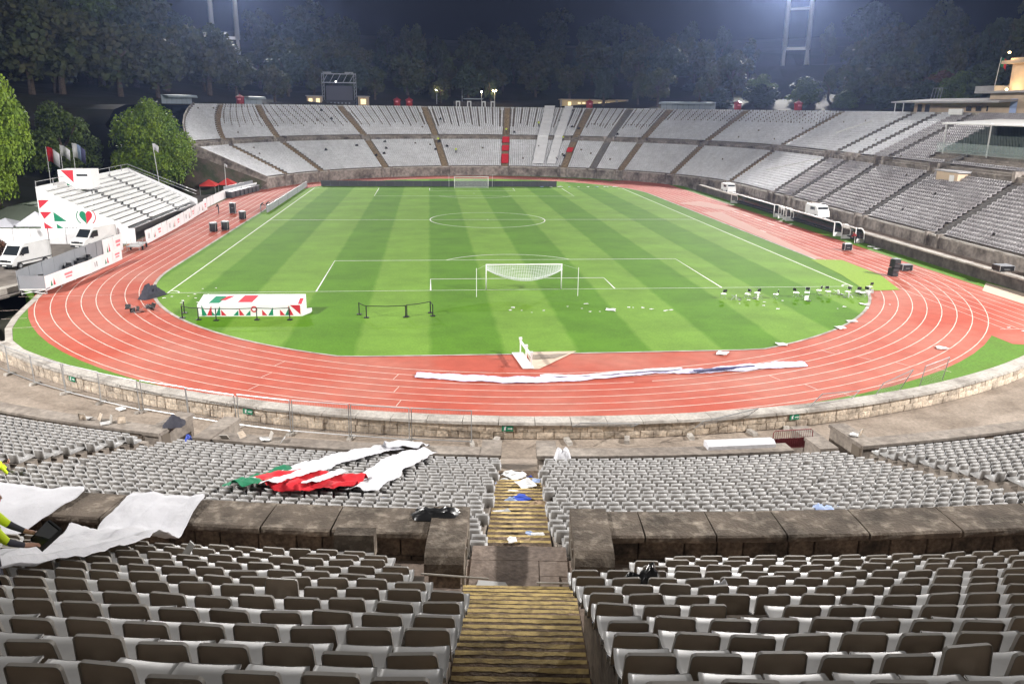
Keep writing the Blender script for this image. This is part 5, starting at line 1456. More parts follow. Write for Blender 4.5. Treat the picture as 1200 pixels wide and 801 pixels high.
def kiosk(x, y, w_, h, label, lit, parts=2, rz=0):
    t = thing('kiosk', label, 'kiosk', (x, y, RZ), rz)
    mb = MB(); mb.box((0, 0, h / 2), (w_, 3, h)); mb.build('wall', 'stucco', t); mb = MB(); mb.box((0, -.2, h + .12), (w_ + .6, 3.6, .24)); mb.build('roof', 'roof_slab', t)
    for k in range(parts):
        xx = (k + .5) / parts * w_ - w_ / 2; mb = MB(); mb.box((xx, -1.51, h * .5), (w_ / parts * .5, .06, h * .55)); mb.build('window', lit, t)
kiosk(-42.0, 175, 4.2, 2.7, 'small pale kiosk left of the video screen', 'lit_window', 2)
kiosk(-28.0, 175, 3.0, 2.7, 'small lit kiosk right of the video screen', 'lit_window', 1)
bd = thing('pavilion', 'long low pavilion with lit yellow windows on the far rim', 'building', (41.5, 183, RZ))
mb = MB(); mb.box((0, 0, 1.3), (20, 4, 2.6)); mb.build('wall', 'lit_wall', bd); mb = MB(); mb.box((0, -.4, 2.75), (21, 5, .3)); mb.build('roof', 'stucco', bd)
for k, x in enumerate((-4.6, -3.2, 1.8, 3.3, 4.6, 5.9)):
    mb = MB(); mb.box((x, -2.03, 1.75), (.85, .05, .5)); mb.build('window', 'lit_window', bd)
for x in (-7.6, 9.0): mb = MB(); mb.box((x, -2.03, 1.2), (1.0, .05, 1.8)); mb.build('door', 'lit_window', bd)
for x in (-10.3, 10.3, 7): mb = MB(); mb.box((x, -2.4, 1.3), (.5, .5, 2.6)); mb.build('column', 'roof_slab', bd)
tb = thing('toilet_block', 'pale low block with two white doorways behind the middle of the far stand', 'building', (5, 184, RZ))
mb = MB(); mb.box((0, 0, .9), (13, 3, 1.8)); mb.build('wall', 'wall_dark', tb); mb = MB(); mb.box((-.5, 0, 2.6), (6, 2.6, .3)); mb.build('roof', 'corrugated', tb)
for x in (-5.2, -1.8, 2.6, 5.4):
    mb = MB(); mb.box((x, -1.53, 1.0), (1.3, .08, 1.9)); mb.build('doorway', 'white_paint', tb); mb = MB(); mb.box((x, -1.58, .85), (.6, .05, 1.5)); mb.build('door', 'wall_dark', tb)
def street_lamp(x, y, h, label, heads, lit=True, mat='bulb_warm'):
    t = thing('street_lamp', label, 'lamp', (x, y, RZ))
    mb = MB(); mb.tube([(0, 0, 0), (0, 0, h)], [.09, .06], 6); mb.build('pole', 'mast', t)
    for k in range(heads):
        dx = (k - (heads - 1) / 2) * .95
        mb = MB(); mb.lathe([(.05, -.2), (.26, 0), (.18, .22), (.05, .3)], 10); mb.build('lantern', mat if lit else 'corrugated', t, (dx, 0, h + .1))
        if lit:
            ld = bpy.data.lights.new('lantern_light', 'POINT'); ld.energy = 260; ld.color = (1, .78, .42); ld.shadow_soft_size = .2
            lo = bpy.data.objects.new('lantern_light', ld); COL.objects.link(lo); lo.parent = t; lo.location = (dx, -.45, h + .1)
    if heads > 1: mb = MB(); mb.bar((-.5, 0, h - .1), (.5, 0, h - .1), .06); mb.build('arm', 'mast', t)
street_lamp(-6.6, 185, 5.0, 'single lit street lamp behind the far stand', 1, mat='bulb_white')
street_lamp(11.2, 186, 5.0, 'street lamp with twin yellow lights behind the far stand', 2)
street_lamp(1.2, 186, 6.5, 'unlit street lamp between the two lit ones', 1, False)
street_lamp(7.3, 188, 4.6, 'small lit lamp left of the twin yellow lights', 1, mat='bulb_white')
def round_booth(s, e, label):
    x, y = pt(s, e); t = thing('round_booth', label, 'booth', (x, y, RZ)); t.scale = (.8, .8, .85)
    mb = MB(); mb.lathe([(1.15, 0), (1.2, 2.1), (1.45, 2.2), (1.4, 2.4), (.15, 3.0)], 8); mb.build('dome', 'red', t)
    mb = MB(); mb.box((0, -1.12, 1.7), (.9, .5, .5)); mb.build('hatch', 'pink_print', t); mb = MB(); mb.lathe([(1.12, 0), (1.12, .3)], 14); mb.build('plinth', 'dark_metal', t); mb = MB(); mb.lathe([(.12, 0), (.02, .4)], 8); mb.build('finial', 'red', t, (0, 0, 3.1))
for s, lab in ((2.44, 'round red booth at the left of the far rim'), (1.862, 'round red booth, left of the pair on the far rim'), (1.818, 'round red booth, right of the pair on the far rim'), (1.165, 'dark red round booth at the head of the aisle by the pavilion'), (.615, 'round red booth left of the right light mast'), (.38, 'round red booth right of the light mast')): round_booth(s, 28.6, lab)
def shelter(s0, s1, e, label):
    t = thing('shelter', label, 'shelter', (0, 0, 0)); n = max(2, int(abs(s1 - s0) * 80 / 1.6))
    for k in range(n):
        a = s0 + (s1 - s0) * (k + .5) / n; x, y = pt(a, e); w_ = abs(s1 - s0) * (52 + e) / n; ang = math.atan2(pt(a, 1)[1] - pt(a, 0)[1], pt(a, 1)[0] - pt(a, 0)[0])
        mb = MB(); mb.prism([(-1.0, 0, 1.6), (-.7, 0, 2.1), (1.0, 0, 2.2), (1.0, 0, .2), (.9, 0, .2), (.9, 0, 2.1), (-.6, 0, 2.0), (-.95, 0, 1.6)], (0, w_ * .94, 0)); mb.build('bay', 'corrugated', t, (x, y, RZ), ang)
shelter(2.72, 2.60, 29, 'grey corrugated shelter at the left end of the far rim'); shelter(2.40, 2.335, 29, 'short grey corrugated shelter right of the first red booth'); shelter(.90, .70, 29, 'long grey corrugated shelter on the right part of the far rim')
rf = thing('rim_hut', 'low pale huts below the right light mast', 'building', (92, 172, RZ), R(-35)); mb = MB(); mb.box((0, 0, 1.0), (14, 3, 2.0)); mb.build('wall', 'roof_slab', rf); mb = MB(); mb.box((0, 0, 2.1), (14.6, 3.4, .2)); mb.build('roof', 'corrugated', rf)
for k in range(5): mb = MB(); mb.box((-5 + 2.5 * k, -1.52, 1.1), (1.4, .05, .9)); mb.build('window', 'glass_dark', rf)

# ================================================================== RIGHT TOP: TRIBUNE BUILDING
tr = thing('tribune_building', 'cream tribune building with long flat canopy above the right stand', 'building', (84.5, 52, 16.6))
mb = MB(); mb.box((2.5, 12.5, 1.3), (5, 28, 2.6)); mb.build('wall', 'stucco', tr)
mb = MB()
mb.prism([(-3.4, 29, 2.3), (-3.4, 29, 2.6), (5.5, 29, 3.25), (5.5, 29, 2.95)], (0, -32, 0)); mb.build('canopy', 'roof_slab', tr)
for k, y in enumerate((24.5, 22.0, 9.5, 6.8, 4.0)):
    mb = MB(); mb.box((-.03, y, 1.35), (.1, 1.4, 1.5 if k < 2 else .8)); mb.build('window', 'glass_dark', tr)
for y in (25.5, 28.4): mb = MB(); mb.tube([(-2.8, y, 0), (-2.8, y, 2.4)], .1, 6); mb.build('column', 'white_paint', tr)
mb = MB(); mb.box((3, -3, 1.9), (6.5, 14, 3.8)); mb.build('upper_block', 'stucco', tr); mb = MB(); mb.box((2.4, -1.6, 4.0), (8.2, 15.5, .35)); mb.build('terrace_slab', 'roof_slab', tr)
mb = MB(); mb.box((-.3, -2.2, 1.6), (.05, 1.6, 2.6)); mb.build('blue_door', 'blue_pale', tr)
mb = MB(); mb.box((3.2, .6, 6.3), (2.6, 4.2, 4.4)); mb.build('tower', 'stucco', tr)
mb = MB(); mb.box((3.0, -.2, 8.7), (5.2, 7.4, .5)); mb.box((3.0, -.4, 9.1), (4.0, 5.0, .4)); mb.build('tower_roof', 'stucco', tr)
mb = MB(); mb.box((2.2, 6.0, 4.6), (4.6, 5, .9)); mb.build('balcony', 'roof_slab', tr)
for k, (x, y, z, e_) in enumerate(((.2, .8, 4.6, 500), (.2, 1.6, 9.9, 200))):
    ld = bpy.data.lights.new('tower_light', 'POINT'); ld.energy = e_; ld.color = (1, .68, .34); ld.shadow_soft_size = .3; lo = bpy.data.objects.new('tower_light', ld); COL.objects.link(lo); lo.parent = tr; lo.location = (x, y, z)
    mb = MB(); mb.lathe([(.08, 0), (.2, .1), (.2, .25), (.08, .3)], 8); mb.build('wall_lamp', 'bulb_warm', tr, (x, y, z + (.1 if k else -.35)))
flag((86.5, 58.6, 20.9), 5.4, ['green_cloth', 'red_cloth'], 'flag on a tall pole beside the tribune tower', (0, -.6), 1.3)
mb = MB(); fr = thing('roof_frame', 'small metal frame on the roof of the tribune', 'frame', (87, 76, 19.7))
for y in (-1.5, -.5, .5, 1.5): mb.bar((0, y, 0), (.5, y + .3, 2.0), .08)
mb.bar((.5, -1.2, 2.0), (.5, 1.8, 2.0), .1); mb.build('bars', 'grey_metal', fr)
# glass shelter for the guests of honour
gs = thing('guest_shelter', 'white flat shelter roof on slim posts over dark seats in the right stand', 'shelter', (71.5, 35, 0))
mb = MB(); mb.prism([(-2.6, -13, 15.6), (-2.6, -13, 15.75), (6.5, -13, 16.4), (6.5, -13, 16.25)], (0, 22, 0)); mb.build('roof', 'white_paint', gs)
for x, y, z0 in ((-2.2, 8.4, 11.2), (-2.2, -2, 11.2), (-2.2, -12, 11.2), (5.5, 8.4, 14.5), (5.5, -12, 14.5)):
    mb = MB(); mb.tube([(x, y, z0), (x, y, 15.9)], .11, 6); mb.build('post', 'white_paint', gs)
mb = MB(); mb.box((-2.9, -1, 12.2), (.06, 20, 1.5)); mb.build('glass_front', 'glass_clear', gs)
mb = MB(); mb.box((6.4, -5, 14.9), (.3, 14, 2.2)); mb.build('back_wall', 'stucco', gs); mb = MB(); mb.box((6.2, -4, 15.0), (.1, 5, 1.2)); mb.build('lit_pane', 'lit_pale', gs)
vs = MB()
for k in range(9):
    for y in np.arange(-12, 9, .62): vs.box((-1.6 + .79 * k, y, 11.35 + .4 * k + .5), (.5, .5, .12)); vs.box((-1.3 + .79 * k, y, 11.35 + .4 * k + .8), (.1, .5, .6))
o = vs.build('guest_seats', 'green_seat', gs); o['kind'] = 'stuff'
tag_ = thing('notice_board', 'small white board on a post above the guest shelter', 'sign', (80.5, 60.5, 13.5)); mb = MB(); mb.tube([(0, 0, 0), (.3, 0, 3.6)], .09, 6); mb.build('post', 'white_paint', tag_); mb = MB(); mb.box((0, -1.6, 3.9), (.3, 3.8, 1.0)); mb.build('board', 'white_paint', tag_)
vb = thing('stair_hut', 'small white stone hut over the stair mouth in the right stand', 'hut', (65.4, 32.5, 7.8)); mb = MB(); mb.box((-.6, 0, .5), (2.6, 5, 1.9)); mb.build('wall', 'stucco', vb); mb = MB(); mb.box((-.6, 0, 1.55), (3.0, 5.6, .2)); mb.build('roof', 'roof_slab', vb); mb = MB(); mb.box((-1.92, -1.2, .4), (.05, 1.1, 1.4)); mb.build('door', 'white_paint', vb)
mb = MB(); mb.bar((57.5, 82, 5.9), (63.8, 71.5, 8.9), .35, .12); tag(mb.build('white_pipe', 'white_paint'), 'white strip lying across the seats of the right lower tier', 'pipe')
mb = MB(); mb.bar((68.5, 77.0, 13.3), (72.5, 71.5, 15.6), .35, .12); tag(mb.build('white_pipe', 'white_paint'), 'white strip lying across the seats of the right upper tier', 'pipe')
v2 = copy_tree(hv, (52.6, 89.0, .8), 0.0, label='small white vehicle parked further along the wall on the right'); v2.scale = (.9, .9, .9)
# cloth hung on the far stand
def stand_strip(s0, e0, e1, w_, mat, label, drift=0.0, seed=1):
    V = []; F = []; n = 40; rr = random.Random(seed)
    for i in range(n + 1):
        e = e0 + (e1 - e0) * i / n
        z = (2.3 + .394 * (e - .4) / .6 if e < 10.4 else (9.4 if e < 11.9 else 9.8 + .4 * (e - 11.9) / .79)) + .85 + .06 * math.sin(i * 1.9)
        s = s0 + drift * (i / n) + rr.uniform(-.001, .001)
        for sg in (-1, 1): x, y = pt(s + sg * w_ / 2 / (52 + e), e); V.append((x, y, z))
    for i in range(n): F.append((2 * i, 2 * i + 1, 2 * i + 3, 2 * i + 2))
    me = bpy.data.meshes.new('cloth_strip'); me.from_pydata(V, [], F); me.materials.append(MATS[mat]); me.update(); o = link('cloth_strip', me); tag(o, label, 'banner'); m = o.modifiers.new('thickness', 'SOLIDIFY'); m.thickness = .02
stand_strip(1.292, .6, 26, 3.0, 'white_strip', 'left white cloth strip hanging down the far stand', .012, 2); stand_strip(1.225, .6, 26, 2.4, 'white_strip', 'right white cloth strip hanging down the far stand', .008, 3)
rd = [(s, e0, e1) for s, e0, e1 in ((1.462, .5, 3.8), (1.462, 5.0, 7.0), (1.462, 8.0, 10.2))]
for k, (s, e0, e1) in enumerate(rd): stand_strip(s, e0, e1, 1.9, 'red_cloth', 'red cloth on the central far stairs, %s from the bottom' % ORD[k], 0, 5 + k)
stand_strip(1.156, 5.0, 6.6, 1.6, 'red_cloth', 'red cloth on the stairs right of the white strips', 0, 9)
rr = random.Random(77)
for k in range(20):
    s = rr.uniform(.9, 2.4); e = rr.choice([.4 + .6 * rr.randint(1, 14), 11.9 + .79 * rr.randint(1, 14)]); x, y = pt(s, e); z = 2.3 + .394 * (e - .4) / .6 if e < 10.4 else 9.8 + .4 * (e - 11.9) / .79
    heap('dark_bag', 'small dark bag left among the far seats', 'bag', 'black', (x, y, z + .4), .4, .4, .5, k, group='bags left among the far seats')
# ================================================================== NEAR WALKWAY AND SEATS: SMALL THINGS
# mesh fence panels on concrete feet
def panel_mesh():
    mb = MB(); L, H = 3.3, 2.0
    for a, b in (((-L / 2, 0, .12), (-L / 2, 0, H)), ((L / 2, 0, .12), (L / 2, 0, H)), ((-L / 2, 0, H), (L / 2, 0, H)), ((-L / 2, 0, .2), (L / 2, 0, .2))): mb.tube([a, b], .03, 5)
    return mb.mesh('frame', 'grey_metal')
def wire_mesh():
    mb = MB(); L, H = 3.3, 2.0
    for k in range(1, 22): mb.bar((-L / 2 + L * k / 22, 0, .2), (-L / 2 + L * k / 22, 0, H), .004)
    for k in range(1, 8): mb.bar((-L / 2, 0, .2 + 1.8 * k / 8), (L / 2, 0, .2 + 1.8 * k / 8), .004)
    return mb.mesh('wires', 'grey_metal')
def foot_mesh():
    mb = MB(); mb.prism([(-.11, -.34, 0), (.11, -.34, 0), (.11, -.30, .13), (-.11, -.30, .13)], (0, .66, 0)); return mb.mesh('foot', 'coping_pale')
PM, WM, FM = panel_mesh(), wire_mesh(), foot_mesh()
def fence_panel(c, rz, label, tilt=(0, 0), z=-.45, foot=True, group=None):
    t = thing('mesh_fence', label, 'fence', (c[0], c[1], z), 0, group)
    for m, nm in ((PM, 'frame'), (WM, 'wires')):
        o = link(nm, m, t); o.rotation_euler = (tilt[0], tilt[1], rz)
    if foot:
        for sg in (-1, 1): link('foot', FM, t, (sg * 1.68 * math.cos(rz), sg * 1.68 * math.sin(rz), .005), rz + random.uniform(-.3, .3))
th = R(-43.5); k = 0
while th < R(-7):
    x, y = wpt(th, 58.3 + random.uniform(-.1, .1)); fence_panel((x, y), th + random.uniform(-.03, .03), 'upright wire mesh fence panel on the walkway, %s from the left' % ORD[k], (R(random.uniform(-2, 2)), 0), group='wire fence panels along the walkway'); th += 3.42 / 58.2; k += 1
for k, (x, y, z, rz, tl, lab) in enumerate(((.2, -36.9, .15, R(4), (R(62), R(4)), 'wire fence panel fallen onto the track wall right of the exit sign'), (7.2, -36.6, .1, R(6), (R(55), R(-10)), 'second wire fence panel fallen onto the track wall'), (14.2, -34.6, -.2, R(24), (R(35), R(6)), 'wire fence panel leaning on the wall at right'), (19.3, -32.6, -.2, R(30), (R(25), R(-5)), 'wire fence panel leaning by the grass at right'), (23.6, -30.6, -.3, R(33), (R(8), 0), 'rightmost wire fence panel by the grass'))):
    fence_panel((x, y), rz, lab, tl, z, k > 3)
for k, (x, y) in enumerate(((-1.7, -37.6), (1.6, -37.6), (5.3, -37.3), (9.0, -37.0), (11.2, -36.2), (13.6, -35.1), (-5.6, -36.95))):
    o = link('concrete_weight', FM, None, (x, y, -.445), random.uniform(-.6, .6)); o.scale = (1.3, 1.2, 1.4); tag(o, 'concrete fence foot lying on the walkway, %s right of the stairs' % ORD[k] if k < 6 else 'concrete fence foot on the walkway at the stair entrance', 'fence foot', 'loose fence feet')
# green exit signs on the track wall
for k, th in enumerate((R(-35.6), R(-21.5), R(-6.3), R(10.5))):
    t = thing('exit_sign', 'small green emergency exit sign on the track wall, %s from the left' % ORD[k], 'sign', (*wpt(th, 57.46), .22), th)
    mb = MB(); mb.box((0, 0, 0), (.62, .02, .3)); mb.build('board', 'green_print', t); mb = MB(); mb.box((-.14, -.013, .0), (.1, .008, .18)); mb.box((-.1, -.013, .11), (.06, .008, .06)); mb.bar((-.14, -.013, -.06), (-.22, -.013, -.12), .04, .008); mb.box((.12, -.013, 0), (.2, .008, .05)); mb.prism([(.2, -.013, -.08), (.28, -.013, 0), (.2, -.013, .08)], (0, -.004, 0)); mb.build('running_man_and_arrow', 'paper', t)
# burgundy crowd barrier and white cover right of the stairs
cb = thing('crowd_barrier', 'burgundy metal crowd barrier at the right entrance to the lower seats', 'barrier', (8.75, -42.6, .95), R(4))
mb = MB(); mb.tube([(-1.05, 0, 0), (-1.05, 0, 1.0), (-.95, 0, 1.1), (.95, 0, 1.1), (1.05, 0, 1.0), (1.05, 0, 0)], .025, 6); mb.tube([(-1.05, 0, .15), (1.05, 0, .15)], .02, 5); mb.build('frame', 'burgundy', cb)
for k in range(17):
    mb = MB(); mb.tube([(-.92 + .115 * k, 0, .15), (-.92 + .115 * k, 0, 1.1)], .011, 4); mb.build('bar', 'burgundy', cb)
mb = MB(); mb.box((0, .02, .42), (2.0, .02, .5)); mb.build('infill_panel', 'burgundy', cb)
for sg in (-1, 1): mb = MB(); mb.bar((sg * .8, -.3, .0), (sg * .8, .3, 0), .04); mb.build('foot', 'burgundy', cb)
wcv = MB(); wcv.prism([(-1.7, -.35, 0), (-1.7, .3, 0), (-1.7, .3, .28), (-1.7, -.1, .34), (-1.7, -.36, .2)], (3.4, 0, 0)); tag(wcv.build('white_tarp', 'white_cloth', None, (5.7, -43.4, 1.60), R(2)), 'white cloth laid over the parapet left of the burgundy barrier', 'cloth')
# seats broken off and left on the parapet
def loose_seat(c, z, rz, lab, tip=0.0):
    o = copy_tree(proto, (c[0], c[1], z), rz, label=lab, group='loose grey seats lying on the front parapet'); o.rotation_euler = (tip, 0, rz); return o
for k in range(4): loose_seat(bpt(R(-22.6 + .55 * k), 79.25), 1.28, R(random.uniform(0, 360)), 'loose pale seat on the left part of the front parapet, %s from the left' % ORD[k], R(random.choice((0, 20, -35))))
for k in range(4): loose_seat(bpt(R(-16.6 + .75 * k), 79.3), 1.3, R(random.uniform(0, 360)), 'loose pale seat on the parapet right of the left entrance, %s from the left' % ORD[k], R(random.choice((10, 60, -50))))
loose_seat(bpt(R(6.3), 78.6), 1.3, R(40), 'loose white seat standing on the wall at the right entrance')
# rubbish bags, jackets
heap('bin_bag', 'shiny black bin bag on the parapet left of the stairs', 'bag', 'black_plastic', (*bpt(TH - 1.95 / 98, 97.9), 8.03), .62, .32, .16, 5, TH)
heap('bin_bag', 'black bin bag lying over seats at the head of the right block', 'bag', 'black_plastic', (*bpt(TH + 1.75 / 105, 105.2), 10.72), .34, .28, .34, 6, 0)
heap('jacket_pile', 'pile of dark jackets on the wall at the left entrance', 'clothes', 'grey_trousers', (*bpt(R(-19.05), 78.6), 1.66), .55, .5, .42, 8, 0)
heap('blue_bag', 'blue bag on the ground at the left entrance', 'bag', 'blue_plastic', (*bpt(R(-17.95), 79.6), 1.0), .4, .4, .6, 9, 0)
heap('jacket', 'blue and brown jacket on the last row of the lower right seats', 'clothes', 'blue_pale', (3.19, -56.67, 5.1), .42, .22, .22, 10, 0)
heap('white_bag', 'white plastic bag on the first row right of the stairs', 'bag', 'white_cloth', (*bpt(TH + 2.0 / 80, 80.5), 1.85), .4, .3, .5, 11, 0)
heap('white_bag', 'small white bag among the seats at the head of the right block', 'bag', 'white_cloth', (*bpt(TH + 2.65 / 106, 105.9), 11.2), .11, .1, .14, 12, 0)
for k, (a, r, m, s_) in enumerate(((-.45, 81.2, 'paper', .7), (.1, 81.5, 'paper', .8), (-.15, 82.2, 'paper', .8), (.45, 82.0, 'blue_plastic', .45), (-.5, 82.6, 'paper', .5), (.6, 83.5, 'paper', .7), (.75, 83.0, 'blue_pale', .4), (.3, 84.2, 'paper', .8), (-.2, 85.4, 'paper', .5), (.1, 87.0, 'blue_plastic', .6), (-.25, 87.2, 'blue_pale', .5), (.7, 88.0, 'card', .7), (-.6, 89.3, 'paper', .6), (.62, 92.6, 'paper', .45), (.35, 92.4, 'blue_pale', .3), (.1, 93.3, 'card', .5), (-.2, 93.5, 'paper', .35), (.95, 96.8, 'blue_pale', .22))):
    c = bpt(TH + a / r, r); z = 1.10 + .19 * math.floor((r - 80.2) / .66) + .02
    scrap(c[0], c[1], z, s_, m, '%s litter on the lower stairs, %s from the bottom' % ({'paper': 'white paper', 'card': 'brown card', 'blue_plastic': 'dark blue plastic', 'blue_pale': 'pale blue plastic'}[m], ORD[k]), 'litter on the lower stairs', 'litter')
for k in range(12):
    th = R(random.uniform(-28, 14)); r = random.uniform(72.5, 78); c = bpt(th, r); scrap(c[0], c[1], -.43, random.uniform(.2, .6), random.choice(('paper', 'paper', 'blue_pale', 'card')), 'scrap of litter on the walkway below the track wall', 'litter on the walkway', 'litter')
for k, (a, kk) in enumerate(((1.35, 7.7), (2.35, 8.35), (2.2, 5.2))):
    r = UR0 + URD * kk; c = bpt(TH + a / r, r); scrap(c[0], c[1], UZ0 + UZD * math.floor(kk) + .42, .3, ('blue_plastic', 'blue_plastic', 'paper')[k], ('blue wrapper under the end seat right of the stairs', 'blue wrapper under a seat in the right block', 'white cup between seats of the right block')[k], None, 'wrapper')
rr = random.Random(31)
for k in range(30):
    th = R(rr.uniform(-30, 14)); i = rr.randint(0, 17); c = bpt(th, LR0 + LRD * i - .45); scrap(c[0], c[1], LZ0 + LZD * i + rr.choice((.02, .44)), rr.uniform(.12, .28), rr.choice(('paper', 'paper', 'card', 'blue_pale')), 'small scrap of litter among the lower tier seats', 'litter among the lower tier seats', 'litter')
o = MB(); o.prism([(-.28, 0, 0), (.05, 0, .5), (.12, 0, .42), (-.1, 0, .02), (.25, 0, -.18), (.2, 0, -.26)], (0, .03, 0)); tag(o.build('broken_seat', 'plastic_seat', None, (*bpt(TH - 5.6 / 103, 103.3), 9.75), TH), 'broken white seat piece sticking up in the left block', 'debris')
for k, (a, kk) in enumerate(((5.4, 9.8), (6.9, 7.1), (4.2, 11.5))):
    mb = MB(); mb.box((0, 0, 0), (.5, .34, .05)); o = mb.build('board', 'paper' if k else 'card', None, (*bpt(TH + a / 110, UR0 + URD * kk), UZ0 + UZD * kk + .52), TH + .2 * k); o.rotation_euler = (R(-14), R(5), TH + .2 * k); tag(o, ('sheet of brown card lying over a seat at lower right', 'white sheet lying over a seat in the middle of the right block', 'white sheet on a seat in the lowest right row')[k], 'sheet')
# poles across the stair head
mb = MB(); mb.tube([(*bpt(TH - 2.0 / 100, 100.6), 8.12), (*bpt(TH - .62 / 100, 100.7), 8.10)], .022, 6); tag(mb.build('handrail', 'kerb'), 'pale pole lying left of the stair head', 'pole')
mb = MB(); mb.tube([(*bpt(TH + .35 / 100, 100.75), 8.06), (*bpt(TH + 1.5 / 100, 101.0), 8.2)], .022, 6); tag(mb.build('handrail', 'kerb'), 'pale pole lying right of the stair head', 'pole')
# ------------------------------------------------------------------ big cloths
def lz(x, y):
    r = math.hypot(x - BC[0], y - BC[1]); i = (r - LR0) / LRD; return LZ0 + LZD * i + .78
fg = thing('giant_flag', 'giant red, green and white supporters flag crumpled over the lower left seats', 'flag', (0, 0, 0))
cloth_strip('white_band', '', 'white_cloth', [(-14.9, -52.3), (-14.4, -50.0), (-13.6, -47.6), (-12.6, -45.2), (-11.6, -43.0), (-10.8, -42.4)], lambda t: 1.5 - .3 * t, lz, fg, seed=21, nw=9, lift=.28)
cloth_strip('white_band', '', 'white_cloth', [(-11.6, -53.4), (-11.25, -50.8), (-10.7, -47.6), (-10.0, -44.6), (-9.7, -43.4)], lambda t: 1.2 + .5 * t, lz, fg, seed=22, nw=9, lift=.28)
cloth_strip('white_knot', '', 'white_cloth', [(-11.4, -42.7), (-10.4, -42.3), (-9.5, -43.0)], .9, lambda x, y: lz(x, y) + .15, fg, seed=23, nw=6, lift=.35)
cloth_strip('red_field', '', 'red_cloth', [(-15.0, -52.9), (-14.0, -52.3), (-13.0, -52.2), (-12.2, -52.2), (-11.6, -52.3)], lambda t: 2.6 + .6 * math.sin(t * 5), lambda x, y: lz(x, y) + .06, fg, seed=24, nw=10, lift=.42)
cloth_strip('green_field', '', 'green_cloth', [(-15.9, -53.3), (-15.3, -52.2), (-14.9, -50.8), (-14.3, -49.8)], lambda t: .8 + .2 * t, lambda x, y: lz(x, y) + .05, fg, seed=25, nw=7, lift=.4)
cloth_strip('white_crest', '', 'white_cloth', [(-14.5, -53.9), (-14.2, -52.6), (-13.7, -51.4), (-13.2, -50.6)], .6, lambda x, y: lz(x, y) + .30, fg, seed=26, nw=5, lift=.25)
cloth_strip('white_crest', '', 'white_cloth', [(-13.2, -53.8), (-12.9, -52.4), (-12.3, -51.2)], .5, lambda x, y: lz(x, y) + .32, fg, seed=27, nw=5, lift=.25)
# white sheets hung over the parapet on the left
def drape(name, label, xs, seed):
    """grid draped from the parapet top down over its face and on across the seats"""
    rr = random.Random(seed); V = []; F = []
    rows, thl, thr = xs
    nv, nu = len(rows), 15
    for i, (r, z, sl, sr) in enumerate(rows):
        for j in range(nu):
            u = j / (nu - 1); th = (thl + sl) * (1 - u) + (thr + sr) * u
            zz = z + .035 * math.sin(j * 1.3 + i * .9 + seed) + .03 * math.sin(j * .55 - i * .7) + rr.uniform(-.012, .012); rr_ = r + .06 * math.sin(j * .9 + i * .7)
            x, y = bpt(th, rr_); V.append((x, y, zz))
    for i in range(nv - 1):
        for j in range(nu - 1): a = i * nu + j; F.append((a, a + 1, a + nu + 1, a + nu))
    me = bpy.data.meshes.new(name); me.from_pydata(V, [], F); me.materials.append(MATS['white_cloth']); me.polygons.foreach_set('use_smooth', [True] * len(F)); me.update()
    o = link(name, me); tag(o, label, 'cloth'); s_ = o.modifiers.new('smooth', 'SUBSURF'); s_.levels = 2; s_.render_levels = 2; crumple(o, .13); m = o.modifiers.new('thickness', 'SOLIDIFY'); m.thickness = .008; pass
D = R(1) * .59     # one metre at r=97
drape('white_sheet', 'white sheet hanging over the parapet and across the seats at left', ([(97.5, 8.07, 0, 0), (98.1, 8.10, .1 * D, .0), (98.7, 8.06, .1 * D, .1 * D), (99.3, 8.0, .2 * D, .2 * D), (100.2, 8.5, .6 * D, .6 * D), (101.3, 9.25, 1.1 * D, 1.0 * D), (102.0, 9.66, 1.5 * D, 1.2 * D), (102.8, 10.0, 2.0 * D, 1.5 * D), (103.6, 10.36, 2.4 * D, 1.8 * D), (104.3, 10.7, 2.5 * D, 1.75 * D), (105.0, 11.03, 2.7 * D, 2.0 * D), (105.7, 11.36, 2.9 * D, 1.9 * D), (106.3, 11.64, 3.1 * D, 2.0 * D), (106.8, 11.85, 3.3 * D, 1.8 * D)], TH - 9.7 / 98, TH - 7.7 / 98), 3)
drape('white_sheet', 'white sheet hanging over the parapet at the left edge', ([(97.5, 8.07, 0, 0), (98.1, 8.10, 0, 0), (98.7, 8.06, 0, -.2 * D), (99.2, 7.9, 0, -.4 * D), (100.0, 7.9, 0, -.7 * D), (101.0, 8.6, 0, -.9 * D), (101.8, 9.5, 0, -1.0 * D)], TH - 14.5 / 98, TH - 10.8 / 98), 4)
